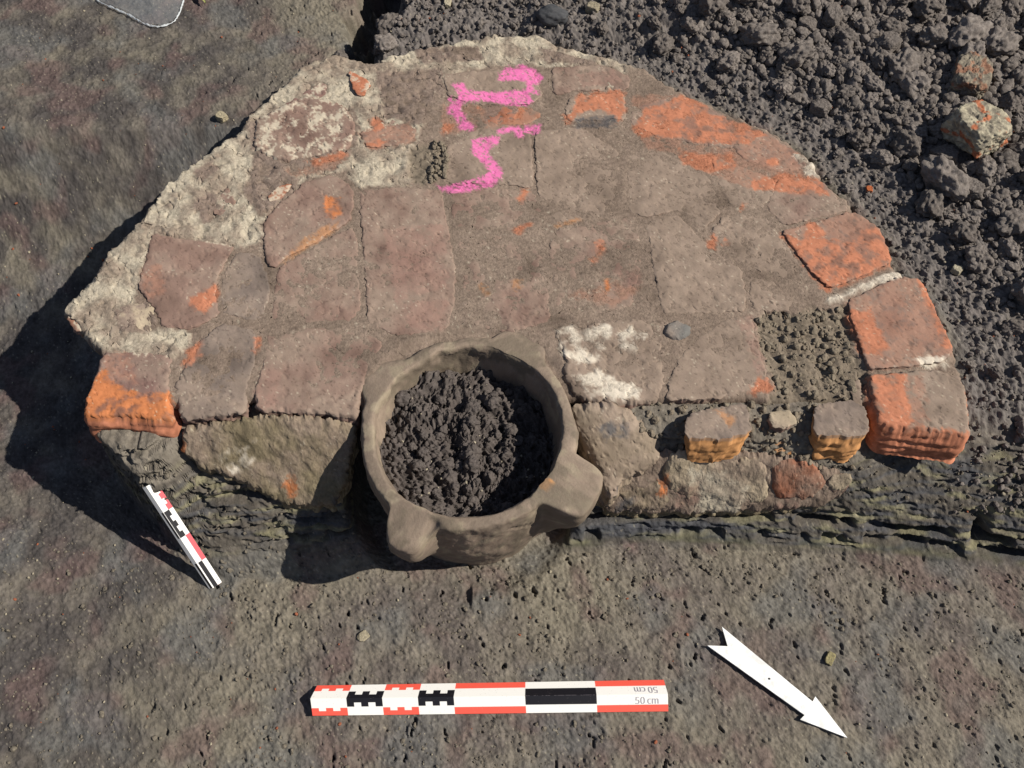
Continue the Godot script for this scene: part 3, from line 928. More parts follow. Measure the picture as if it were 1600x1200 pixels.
			c = c.lerp(Color(0.156, 0.139, 0.130), bankness * 0.95)
			if face > 0.0:
				var f := Color(0.112, 0.099, 0.084)
				var band := n_layer.get_noise_2d(x * 0.3, y * 4.0)
				f = f.lerp(Color(0.086, 0.085, 0.088), clampf(0.3 + 2.0 * band, 0.0, 1.0))
				f = f.lerp(Color(0.233, 0.213, 0.132), clampf((n_layer.get_noise_2d(x * 0.4 + 5.0, y * 3.0) - 0.1) * 2.5, 0.0, 0.8))
				if x > 0.05:
					var ash := exp(-pow((y - 0.026) / 0.011, 2.0)) * sm(0.48, 0.25, x)
					f = f.lerp(Color(0.074, 0.076, 0.084), ash * 0.95)
					var moss := exp(-pow((y - 0.006) / 0.007, 2.0)) * sm(-0.2, 0.25, n_layer.get_noise_2d(x * 0.5, y * 3.0) + 0.15)
					f = f.lerp(Color(0.063, 0.068, 0.040), moss * 0.9)
				f = f.lerp(Color(0.182, 0.160, 0.132), sm(0.125, 0.14, y + 0.03 * band))
				c = c.lerp(f, face)
			c = c * (1.0 + 0.22 * a + 0.14 * t)
			var sp := n_micro.get_noise_2d(x * 0.55, z * 0.55)
			if sp > 0.56 and b > -0.1:
				c = c.lerp(Color(0.36, 0.32, 0.24), sm(0.56, 0.66, sp) * 0.6)
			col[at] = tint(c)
	var idx := PackedInt32Array()
	for j in nz - 1:
		for i in nx - 1:
			var a := j * nx + i
			var p := v[a]
			if p.z > -1.30 and ss[j] < -0.225 and p.x > left_edge(p.z) + 0.05 and p.x < right_edge(p.z) - 0.05 and p.y > 0.16 and p.y < 0.166:
				if Vector2(p.x, p.z).distance_to(Vector2(POT.x, POT.z)) > 0.2:
					continue
			idx.append_array([a, a + 1, a + nx + 1, a, a + nx + 1, a + nx])
	var o := put("ground", build(v, col, idx), m_soil, self)
	o.set_meta("kind", "structure")
	o.set_meta("label", "dark trodden soil of the trench floor, its cut section and the bank behind")

func surface_at(x: float, z: float) -> float:
	return ground_y(x, z, z - base_line(x))

# ------------------------------------------------------------------ lumps: clods, stones, crumbs
var ico_cache := {}
func ico(sub: int) -> Array:
	if ico_cache.has(sub):
		return ico_cache[sub]
	var t := (1.0 + sqrt(5.0)) / 2.0
	var v := PackedVector3Array([Vector3(-1, t, 0), Vector3(1, t, 0), Vector3(-1, -t, 0), Vector3(1, -t, 0), Vector3(0, -1, t), Vector3(0, 1, t), Vector3(0, -1, -t), Vector3(0, 1, -t), Vector3(t, 0, -1), Vector3(t, 0, 1), Vector3(-t, 0, -1), Vector3(-t, 0, 1)])
	for i in v.size():
		v[i] = v[i].normalized()
	var f := PackedInt32Array([0, 11, 5, 0, 5, 1, 0, 1, 7, 0, 7, 10, 0, 10, 11, 1, 5, 9, 5, 11, 4, 11, 10, 2, 10, 7, 6, 7, 1, 8, 3, 9, 4, 3, 4, 2, 3, 2, 6, 3, 6, 8, 3, 8, 9, 4, 9, 5, 2, 4, 11, 6, 2, 10, 8, 6, 7, 9, 8, 1])
	for s in sub:
		var mid := {}
		var g := PackedInt32Array()
		for k in range(0, f.size(), 3):
			var m := []
			for e in 3:
				var a := f[k + e]
				var b := f[k + (e + 1) % 3]
				var key := mini(a, b) * 100000 + maxi(a, b)
				if not mid.has(key):
					mid[key] = v.size()
					v.append(((v[a] + v[b]) * 0.5).normalized())
				m.append(mid[key])
			g.append_array([f[k], m[0], m[2], f[k + 1], m[1], m[0], f[k + 2], m[2], m[1], m[0], m[1], m[2]])
		f = g
	ico_cache[sub] = [v, f]
	return ico_cache[sub]

# kind: 0 rounded crumbly clod, 1 angular broken piece, 2 smooth pebble
func lump(sub: int, seed_: int, kind: int, c0: Color, c1: Color, patch := Color(0, 0, 0, 0)) -> ArrayMesh:
	var src: Array = ico(sub)
	var v := PackedVector3Array(src[0])
	var col := PackedColorArray()
	var n1 := fbm(seed_, 0.9, 2)
	var n2 := fbm(seed_ + 1, 2.6, 3, 0.6)
	var cc := cells(seed_ + 2, 1.9)
	var r := RandomNumberGenerator.new()
	r.seed = seed_
	var cuts := []
	for k in 7:
		cuts.append([Vector3(r.randfn(), r.randfn(), r.randfn()).normalized(), r.randf_range(0.55, 0.85)])
	for i in v.size():
		var d := v[i]
		var rad := 1.0
		if kind == 0:
			rad = 1.15
			for q in 5:
				var cut: Array = cuts[q]
				var k: float = d.dot(cut[0])
				if k > 0.05:
					rad = minf(rad, (cut[1] + 0.12) / k)
			rad *= 0.95 + 0.30 * n1.get_noise_3dv(d * 1.2) + 0.16 * n2.get_noise_3dv(d) + 0.05 * n2.get_noise_3dv(d * 2.5) - 0.05 * cc.get_noise_3dv(d)
		elif kind == 1:
			for cut in cuts:
				var k: float = d.dot(cut[0])
				if k > 0.05:
					rad = minf(rad, (cut[1] + 0.15) / k)
			rad = minf(rad, 0.72 / maxf(maxf(absf(d.x), absf(d.y)), absf(d.z)))
			rad += 0.10 * n2.get_noise_3dv(d) + 0.05 * n2.get_noise_3dv(d * 3.0)
		else:
			rad = 1.0 + 0.18 * n1.get_noise_3dv(d) + 0.02 * n2.get_noise_3dv(d)
		v[i] = d * rad
		var c := c0.lerp(c1, clampf(0.5 + 1.3 * n2.get_noise_3dv(d * 1.4), 0.0, 1.0))
		if patch.a > 0.0:
			c = c.lerp(Color(patch.r, patch.g, patch.b), sm(0.0, 0.18, n1.get_noise_3dv(d * 1.5 + Vector3.ONE) - 0.14 + 0.25 * n2.get_noise_3dv(d * 2.0)) * patch.a)
		col.append(tint(c))
	# icosphere faces run counter-clockwise here: turn them
	var f := PackedInt32Array()
	var s: PackedInt32Array = src[1]
	for k in range(0, s.size(), 3):
		f.append_array([s[k], s[k + 2], s[k + 1]])
	return build(v, col, f)

func scatter(called: String, mesh: Mesh, mat: Material, xf: Array, label: String, category: String) -> void:
	var mm := MultiMesh.new()
	mm.transform_format = MultiMesh.TRANSFORM_3D
	mm.mesh = mesh
	mm.instance_count = xf.size()
	for i in xf.size():
		mm.set_instance_transform(i, xf[i])
	var o := MultiMeshInstance3D.new()
	o.name = numbered(called)
	o.multimesh = mm
	o.material_override = mat
	add_child(o)
	o.set_meta("kind", "stuff")
	tag(o, label, category)

func random_turn() -> Basis:
	return Basis(Vector3(rng.randfn(), rng.randfn(), rng.randfn()).normalized(), rng.randf() * TAU)

# ------------------------------------------------------------------ the stone mortar
const LUGS := [[0.54, 0.050, 0.250, 0.003, 0.075], [2.06, 0.040, 0.185, 0.022, 0.060], [3.72, 0.022, 0.24, 0.004, 0.08], [5.20, 0.030, 0.25, 0.003, 0.08]]

func ang(a: float, b: float) -> float:
	return absf(wrapf(a - b, -PI, PI))

func make_stone_mortar() -> void:
	var root := thing("stone_mortar", "round grey stone mortar with lugs, set into the front of the brick floor", "stone mortar", POT)
	# profile from the inside bottom, over the rim, down the outside: radius, height, share of the lug
	var key := [Vector3(0.105, 0.06, 0), Vector3(0.118, 0.10, 0), Vector3(0.126, 0.15, 0), Vector3(0.1300, 0.185, 0), Vector3(0.1312, 0.198, 0), Vector3(0.1338, 0.2035, 0), Vector3(0.1370, 0.2052, 0), Vector3(0.1435, 0.2048, 0.62), Vector3(0.1505, 0.2018, 0.98), Vector3(0.1520, 0.190, 1.0), Vector3(0.1525, 0.170, 0.97), Vector3(0.1520, 0.145, 0.80), Vector3(0.1495, 0.115, 0.50), Vector3(0.1455, 0.085, 0.22), Vector3(0.1390, 0.050, 0.05), Vector3(0.1310, 0.015, 0), Vector3(0.1250, -0.03, 0)]
	var prof := PackedVector3Array()
	for k in key.size() - 1:
		var parts := 5
		for q in parts:
			var p0: Vector3 = key[maxi(k - 1, 0)]
			var p1: Vector3 = key[k]
			var p2: Vector3 = key[k + 1]
			var p3: Vector3 = key[mini(k + 2, key.size() - 1)]
			prof.append(p1.cubic_interpolate(p2, p0, p3, q / float(parts)))
	prof.append(key[-1])
	var nt := 420
	var np := prof.size()
	var v := PackedVector3Array()
	var col := PackedColorArray()
	var lug_of := PackedInt32Array()
	for j in np:
		for i in nt:
			var th := TAU * i / nt
			var p := prof[j]
			var r := p.x
			var y := p.y
			var own := -1
			for k in LUGS.size():
				var L: Array = LUGS[k]
				var d: float = ang(th, L[0]) / float(L[2])
				var wgt: float = exp(-pow(d, [6.5, 4.2, 4.0, 5.0][k]))
				r += L[1] * wgt * p.z
				if p.z > 0.0:
					y -= L[3] * wgt * p.z * (1.0 if y > 0.12 else 0.3)
				if wgt * p.z > 0.45 and j > np / 3:
					own = k
			y -= 0.002 * sm(-0.1, -0.8, sin(th)) * sm(0.15, 0.19, y)
			# a spout channel worn beside the near left lug
			if j > 18 and y > 0.13:
				y -= 0.007 * exp(-pow(ang(th, 1.86) / 0.07, 2.0)) * sm(0.132, 0.15, r)
			var q := Vector3(cos(th) * r, y, sin(th) * r)
			var nn := n_mid.get_noise_3dv(q + POT) * 0.0060 + n_fine.get_noise_3dv(q) * 0.0020 + n_tiny.get_noise_3dv(q) * 0.0007
			# a narrow groove cut in the wall
			var gq := exp(-pow((y - 0.162 - 0.10 * (th - 1.05)) / 0.0022, 2.0)) * sm(0.84, 0.90, th) * sm(1.22, 1.16, th)
			if r > 0.14:
				nn -= 0.006 * gq
			q += Vector3(cos(th), 0.25, sin(th)) * nn
			v.append(q)
			lug_of.append(own)
			var a := n_fine.get_noise_3dv(q)
			var b := n_mid.get_noise_3dv(q * 1.3 + Vector3.ONE)
			var c := Color(0.226, 0.174, 0.133) * (1.0 + 0.26 * b + 0.16 * a)
			c = c.lerp(Color(0.160, 0.126, 0.098), clampf(0.2 + 1.6 * n_mid.get_noise_3dv(q * 0.8 - Vector3.ONE), 0.0, 0.75))
			c = c.lerp(Color(0.28, 0.235, 0.165), sm(0.12, 0.36, n_fine.get_noise_3dv(q * 0.8 + Vector3(4, 0, 0))) * 0.55)
			if Vector2(q.x - 0.105, q.z - 0.087).length() + 0.006 * a < 0.0085 and y > 0.18:
				c = CLAY.ochre
			# soil still sticking to the lower wall in patches
			c = c.lerp(Color(0.125, 0.102, 0.076), clampf(0.7 * sm(0.05, 0.30, n_mid.get_noise_3dv(q * 1.1 + Vector3(9, 2, 3)) + 0.6 * a), 0.0, 1.0) if r > 0.12 else 0.0)
			col.append(tint(c * (1.0 + 0.14 * n_tiny.get_noise_3dv(q))))
	var body := PackedInt32Array()
	var lugs := [PackedInt32Array(), PackedInt32Array(), PackedInt32Array(), PackedInt32Array()]
	for j in np - 1:
		for i in nt:
			var i2 := (i + 1) % nt
			var a := j * nt + i
			var b := j * nt + i2
			var quad := [a, b, b + nt, a, b + nt, a + nt]
			if lug_of[a] >= 0:
				lugs[lug_of[a]].append_array(quad)
			else:
				body.append_array(quad)
	# the whole surface gives the normals, so that the lugs join the bowl without a seam
	var whole := body.duplicate()
	for l in lugs:
		whole.append_array(l)
	var arr := build(v, col, whole).surface_get_arrays(0)
	put("bowl", split(arr, body), m_stone, root)
	for l in lugs:
		put("lug", split(arr, l), m_stone, root)

func split(arr: Array, idx: PackedInt32Array) -> ArrayMesh:
	var seen := {}
	var v := PackedVector3Array()
	var n := PackedVector3Array()
	var c := PackedColorArray()
	var f := PackedInt32Array()
	var av: PackedVector3Array = arr[Mesh.ARRAY_VERTEX]
	var an: PackedVector3Array = arr[Mesh.ARRAY_NORMAL]
	var ac: PackedColorArray = arr[Mesh.ARRAY_COLOR]
	for k in idx:
		if not seen.has(k):
			seen[k] = v.size()
			v.append(av[k])
			n.append(an[k])
			c.append(ac[k])
		f.append(seen[k])
	var out := []
	out.resize(Mesh.ARRAY_MAX)
	out[Mesh.ARRAY_VERTEX] = v
	out[Mesh.ARRAY_NORMAL] = n
	out[Mesh.ARRAY_COLOR] = c
	out[Mesh.ARRAY_INDEX] = f
	var m := ArrayMesh.new()
	m.add_surface_from_arrays(Mesh.PRIMITIVE_TRIANGLES, out)
	return m

func fill_y(x: float, z: float) -> float:
	return 0.147 - 0.13 * x - 0.08 * z + 0.020 * n_mid.get_noise_2d(x * 1.6 + 2.0, z * 1.6)

func make_fill() -> void:
	var v := PackedVector3Array()
	var col := PackedColorArray()
	var idx := PackedInt32Array()
	var nt := 300
	var rings := 75
	for r in rings + 1:
		for i in nt:
			var rad := 0.1315 * r / rings
			var th := TAU * i / nt
			var x := cos(th) * rad
			var z := sin(th) * rad
			var y := fill_y(x, z) - 0.004 * (1.0 + c_clod.get_noise_2d(x * 1.2 + 4.0, z * 1.2)) + 0.008 * n_fine.get_noise_2d(x * 1.3, z * 1.3) - 0.016 * absf(n_warp.get_noise_2d(x * 1.2, z * 1.2)) - 0.008 * absf(n_warp2.get_noise_2d(x * 2.6, z * 2.6)) - 0.004 * sm(0.05, 0.35, n_tiny.get_noise_2d(x * 0.7, z * 0.7)) + 0.003
			v.append(Vector3(x, y, z))
			var c := Color(0.105, 0.090, 0.083) * (1.0 + 0.3 * n_fine.get_noise_2d(x, z) + 0.2 * n_tiny.get_noise_2d(x, z))
			col.append(tint(c))
	for r in rings:
		for i in nt:
			var j := (i + 1) % nt
			var a := r * nt + i
			var b := r * nt + j
			idx.append_array([a, b + nt, b, a, a + nt, b + nt])
	var o := put("soil_fill", build(v, col, idx), m_crumb, self, POT)
	o.set_meta("kind", "stuff")
	tag(o, "dark crumbly soil filling the bowl of the stone mortar", "soil")

# ------------------------------------------------------------------ scales and arrow
func plain(c: Color, rough := 0.5) -> StandardMaterial3D:
	var m := StandardMaterial3D.new()
	m.albedo_color = c
	m.roughness = rough
	return m

const RED := Color(0.86, 0.33, 0.27)
const WHITE := Color(0.87, 0.86, 0.84)
const BLACK := Color(0.07, 0.06, 0.08)

# print of the 50 cm scale: u along the bar, v from the far edge over the ridge to the near edge
func bar_print() -> ImageTexture:
	var w := 1000
	var h := 100
	var im := Image.create(w, h, false, Image.FORMAT_RGB8)
	im.fill(WHITE)
	for k in 2:
		var near := k == 1
		# teeth in the first four fields of 5 cm; rows are counted from the outer edge to the ridge
		for f in [0, 2]:
			rows(im, near, f * 100, 100, 0, 13, RED)
			for t in 3:
				rows(im, near, f * 100 + t * 40, 20, 13, 22, RED)
		for f in [1, 3]:
			rows(im, near, f * 100, 100, 37, 50, BLACK)
			for t in 3:
				rows(im, near, f * 100 + t * 40, 20, 25, 37, BLACK)
		rows(im, near, 400, 200, 0, 20, RED)
		rows(im, near, 800, 200, 0, 20, RED)
		rows(im, near, 600, 200, 24, 50, BLACK)
	# scuffs
	for k in 220:
		im.set_pixel(rng.randi_range(2, w - 3), rng.randi_range(2, h - 3), Color(0.55, 0.52, 0.48))
	for k in 40:
		im.fill_rect(Rect2i(600 + rng.randi_range(0, 190), 49, rng.randi_range(2, 8), 1), Color(0.45, 0.43, 0.44))
	return ImageTexture.create_from_image(im)

func rows(im: Image, near: bool, x: int, w: int, a: int, b: int, c: Color) -> void:
	if near:
		im.fill_rect(Rect2i(x, 100 - b, w, b - a), c)
	else:
		im.fill_rect(Rect2i(x, a, w, b - a), c)

# two printed faces meeting in a ridge; six corners (far, ridge, near at each end)
func roof_mesh(a: Array, b: Array, v_ridge := 0.5) -> ArrayMesh:
	var st := SurfaceTool.new()
	st.begin(Mesh.PRIMITIVE_TRIANGLES)
	st.set_smooth_group(-1)
	var cut := 24
	for k in 2:
		for i in cut:
			var u0 := float(i) / cut
			var u1 := float(i + 1) / cut
			var p := [[a[k].lerp(b[k], u0), u0, 0], [a[k].lerp(b[k], u1), u1, 0], [a[k + 1].lerp(b[k + 1], u1), u1, 1], [a[k + 1].lerp(b[k + 1], u0), u0, 1]]
			for q in [0, 1, 2, 0, 2, 3]:
				var vv: float = [0.0, v_ridge, 1.0][k + p[q][2]]
				st.set_uv(Vector2(p[q][1], vv))
				st.add_vertex(p[q][0])
	st.generate_normals()
	return st.commit()

func tri_mesh(pts: Array) -> ArrayMesh:
	var st := SurfaceTool.new()
	st.begin(Mesh.PRIMITIVE_TRIANGLES)
	st.set_smooth_group(-1)
	for p in pts:
		st.add_vertex(p)
	st.generate_normals()
	return st.commit()

func lettering(text: String, size: float, col: Color) -> MeshInstance3D:
	var t := TextMesh.new()
	var f := SystemFont.new()
	f.font_names = PackedStringArray(["Droid Sans"])
	t.font = f
	t.text = text
	t.font_size = 32
	t.pixel_size = size / 32.0
	t.depth = 0.0003
	var o := MeshInstance3D.new()
	o.name = "lettering"
	o.mesh = t
	o.material_override = plain(col, 0.6)
	return o

func make_scale_bar() -> void:
	var at := Vector3(-0.03, 0.006, -0.27)
	var root := thing("scale_bar", "red white and black 50 cm photo scale lying level in the foreground", "scale bar", at)
	var a := [Vector3(-0.2756, 0.0075, -0.2862) - at, Vector3(-0.2813, 0.0165, -0.2665) - at, Vector3(-0.2776, 0.0075, -0.2453) - at]
	var b := [Vector3(0.2153, 0.0075, -0.2941) - at, Vector3(0.2180, 0.0165, -0.2728) - at, Vector3(0.2181, 0.0075, -0.2513) - at]
	var m := StandardMaterial3D.new()
	m.albedo_texture = bar_print()
	m.roughness = 0.42
	put("printed_face", roof_mesh(a, b), m, root)
	put("end_plate", tri_mesh([a[0], a[1], a[2]]), plain(Color(0.3, 0.3, 0.3)), root)
	put("end_plate", tri_mesh([b[0], b[2], b[1]]), plain(Color(0.3, 0.3, 0.3)), root)
	put("base_plate", tri_mesh([a[0], a[2], b[2], a[0], b[2], b[0]]), plain(Color(0.3, 0.3, 0.3)), root)
	# the words on both faces, upside down on the far one
	for k in 2:
		var o := lettering("50 cm", 0.0125, Color(0.62, 0.60, 0.63))
		var along: Vector3 = (b[1] - a[1]).normalized()
		var down: Vector3 = (b[1 + 1] - b[1]).normalized() if k else (b[0] - b[1]).normalized()
		var up := along.cross(down) if k == 0 else -along.cross(down)
		if k == 1:
			up = -(along.cross(down))
		var x := along if k else -along
		var y := -down
		var z := x.cross(y).normalized()
		o.basis = Basis(x, y, z)
		o.position = b[1] - along * 0.029 + down * (0.0085 if k else 0.0070) + z * 0.0004
		root.add_child(o, true)

func rod_print() -> ImageTexture:
	var w := 400
	var h := 100
	var im := Image.create(w, h, false, Image.FORMAT_RGB8)
	im.fill(WHITE)
	var pink := Color(0.78, 0.33, 0.36)
	# v: 0..60 right-hand face (outer edge first), 60..100 narrow left face; u from the top end to the foot
	im.fill_rect(Rect2i(0, 0, 100, 13), pink)
	for t in 3:
		im.fill_rect(Rect2i(t * 40, 13, 20, 16), pink)
	for t in 3:
		im.fill_rect(Rect2i(100 + t * 40, 26, 20, 16), BLACK)
	im.fill_rect(Rect2i(100, 42, 100, 18), BLACK)
	im.fill_rect(Rect2i(100, 66, 100, 18), BLACK)
	im.fill_rect(Rect2i(200, 0, 100, 28), pink)
	im.fill_rect(Rect2i(300, 28, 100, 26), BLACK)
	im.fill_rect(Rect2i(300, 64, 100, 22), BLACK)
	im.fill_rect(Rect2i(376, 8, 3, 12), Color(0.55, 0.55, 0.56))
	im.fill_rect(Rect2i(383, 8, 3, 12), Color(0.55, 0.55, 0.56))
	return ImageTexture.create_from_image(im)

func make_scale_rod() -> void:
	var foot := Vector3(-0.4440, 0.003, -0.4330)
	var top := Vector3(-0.5200, 0.134, -0.5400)
	var root := thing("scale_rod", "short red white and black photo scale leaning upright against the soil section at the left", "scale bar", foot)
	var along := (top - foot).normalized()
	var right := Vector3(0.86, 0.10, -0.33)
	right = (right - along * right.dot(along)).normalized()
	var out := right.cross(along).normalized()
	if out.z < 0.0:
		out = -out
	var a := [right * 0.0105 + top - foot, right * -0.0035 + out * 0.0055 + top - foot, right * -0.0105 + out * 0.0005 + top - foot]
	var b := [right * 0.0105, right * -0.0035 + out * 0.0055, right * -0.0105 + out * 0.0005]
	var m := StandardMaterial3D.new()
	m.albedo_texture = rod_print()
	m.roughness = 0.45
	put("printed_face", roof_mesh(a, b, 0.62), m, root)
	put("end_plate", tri_mesh([a[0], a[1], a[2]]), plain(Color(0.4, 0.4, 0.4)), root)
	put("end_plate", tri_mesh([b[0], b[2], b[1]]), plain(Color(0.4, 0.4, 0.4)), root)
	put("base_plate", tri_mesh([a[0], a[2], b[2], a[0], b[2], b[0]]), plain(Color(0.4, 0.4, 0.4)), root)

func make_arrow() -> void:
	var p := PackedVector2Array()
	for i in ARROW.size() / 2:
		p.append(Vector2(ARROW[2 * i], ARROW[2 * i + 1]) * 0.001)
	var c := centre_of(p)
	for i in p.size():
		p[i] -= c
	var root := thing("north_arrow", "flat white arrow lying on the soil, pointing to the lower right", "arrow", Vector3(c.x, 0.0065, c.y))
	var st := SurfaceTool.new()
	st.begin(Mesh.PRIMITIVE_TRIANGLES)
	st.set_smooth_group(-1)
	var t := 0.0028
	var tri := Geometry2D.triangulate_polygon(p)
	for k in range(0, tri.size(), 3):
		var q := [p[tri[k]], p[tri[k + 1]], p[tri[k + 2]]]
		var turn: float = (q[1] - q[0]).cross(q[2] - q[0])
		if turn < 0.0:
			q.reverse()
		for w in q:
			st.add_vertex(Vector3(w.x, t, w.y))
		q.reverse()
		for w in q:
			st.add_vertex(Vector3(w.x, 0.0, w.y))
	var inner := 0.0
	for i in p.size():
		inner += p[i].cross(p[(i + 1) % p.size()])
	for i in p.size():
		var a := p[i]
		var b := p[(i + 1) % p.size()]
		if inner < 0.0:
			var w := a
			a = b
			b = w
		var q := [Vector3(a.x, t, a.y), Vector3(a.x, 0, a.y), Vector3(b.x, 0, b.y), Vector3(a.x, t, a.y), Vector3(b.x, 0, b.y), Vector3(b.x, t, b.y)]
		for w in q:
			st.add_vertex(w)
	st.generate_normals()
	var am := plain(Color(0.90, 0.90, 0.89), 0.5)
	am.albedo_texture = noise_tex(fbm(47, 0.02, 5, 0.7), 256, 0.88, 1.08, 1.8)
	am.uv1_triplanar = true
	am.uv1_scale = Vector3.ONE * 5.0
	put("blade", st.commit(), am, root)
	var hole := CylinderMesh.new()
	hole.top_radius = 0.0016
	hole.bottom_radius = 0.0016
	hole.height = 0.0012
	hole.radial_segments = 12
	hole.rings = 1
	put("hole_disc", hole, plain(Color(0.2, 0.2, 0.2)), root, Vector3(-0.012, t, -0.009))  # dark disc added on the blade to stand in for its small hole

# ------------------------------------------------------------------ clear plastic at the upper left
func make_bag() -> void:
	var p := PackedVector2Array()
	for i in BAG.size() / 2:
		p.append(Vector2(BAG[2 * i], BAG[2 * i + 1]) * 0.001)
	p.append(p[-1] + Vector2(0.015, -0.22))
	p.append(p[0] + Vector2(-0.03, -0.22))
	var c := centre_of(p)
	var ol := PackedVector2Array()
	var flat := []
	for q in p:
		flat.append((q.x) * 1000.0)
		flat.append((q.y) * 1000.0)
	ol = resample(smooth_poly(flat, 2), 0.003)
	var n := ol.size()
	var rings := 40
	var ground := surface_at(c.x, c.y + 0.08)
	var at := Vector3(c.x, ground, c.y)
	var v := PackedVector3Array()
	var col := PackedColorArray()
	var idx := PackedInt32Array()
	for r in rings + 1:
		var f := float(r) / rings
		for i in n:
			var q := c + (ol[i] - c) * f
			var e := (1.0 - f) * ol[i].distance_to(c)
			var h := 0.020 * sqrt(clampf(e / 0.06, 0.0, 1.0)) + 0.0035 * n_fine.get_noise_2d(q.x * 0.7, q.y * 0.7) * minf(1.0, 0.3 + e / 0.02)
			h += 0.0035 * exp(-pow(e / 0.003, 2.0)) * (1.0 + n_tiny.get_noise_2d(q.x, q.y))
			v.append(Vector3(q.x - c.x, surface_at(q.x, q.y) - ground + 0.004 + h, q.y - c.y))
			col.append(Color.WHITE)
	for r in rings:
		for i in n:
			var j := (i + 1) % n
			var a := r * n + i
			var b := r * n + j
			idx.append_array([a, b + n, b, a, a + n, b + n])
	var m := StandardMaterial3D.new()
	m.transparency = BaseMaterial3D.TRANSPARENCY_ALPHA
	m.albedo_color = Color(0.9, 0.92, 0.93, 0.07)
	m.roughness = 0.12
	var root := thing("plastic_bag", "clear plastic bag lying on the soil at the top left edge", "plastic bag", at)
	put("film", build(v, col, idx), m, root)
	# its folded and welded edge, whitened in place of the highlights along it
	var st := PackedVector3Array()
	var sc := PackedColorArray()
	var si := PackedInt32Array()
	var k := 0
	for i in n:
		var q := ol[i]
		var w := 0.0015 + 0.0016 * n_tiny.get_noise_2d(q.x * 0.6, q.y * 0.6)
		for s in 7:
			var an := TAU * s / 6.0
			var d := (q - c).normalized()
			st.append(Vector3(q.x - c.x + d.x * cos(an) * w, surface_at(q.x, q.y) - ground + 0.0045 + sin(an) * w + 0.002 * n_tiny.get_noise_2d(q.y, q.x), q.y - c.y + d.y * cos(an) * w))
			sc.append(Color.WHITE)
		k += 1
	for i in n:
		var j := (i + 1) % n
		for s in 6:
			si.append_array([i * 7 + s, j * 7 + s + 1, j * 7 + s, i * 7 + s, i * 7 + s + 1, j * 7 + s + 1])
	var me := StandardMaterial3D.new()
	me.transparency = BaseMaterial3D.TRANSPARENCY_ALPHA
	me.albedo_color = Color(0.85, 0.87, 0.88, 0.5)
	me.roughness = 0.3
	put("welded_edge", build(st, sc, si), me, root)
	# a yellow green leaf under the film
	var lf := thing("leaf", "yellow green leaf lying under the clear plastic", "leaf", Vector3(-0.648, ground + 0.008, -1.660))
	var lv := PackedVector3Array()
	var lc := PackedColorArray()
	var li := PackedInt32Array()
	var parts := 14
	for i in parts + 1:
		var t := float(i) / parts
		var w := 0.0085 * sin(PI * pow(t, 0.7)) + 0.0006
		var mid := Vector3(0.03 * t + 0.006 * t * t, 0.004 * sin(t * 3.0), 0.075 * t)
		for s in 3:
			lv.append(mid + Vector3((s - 1) * w, 0.002 * absf(s - 1.0), -(s - 1) * w * 0.4))
			lc.append(tint(Color(0.20, 0.21, 0.07) * (1.0 if s != 1 else 1.3)))
	for i in parts:
		for s in 2:
			var a := i * 3 + s
			li.append_array([a, a + 1, a + 4, a, a + 4, a + 3])
	var lm := StandardMaterial3D.new()
	lm.vertex_color_use_as_albedo = true
	lm.vertex_color_is_srgb = true
	lm.roughness = 0.6
	put("blade", build(lv, lc, li), lm, lf)

# ------------------------------------------------------------------ loose material
func bank_spot(x: float, z: float) -> bool:
	if z > -0.50:
		return false
	if z < -1.395:
		return x > -0.22
	return x > right_edge(z) + 0.006

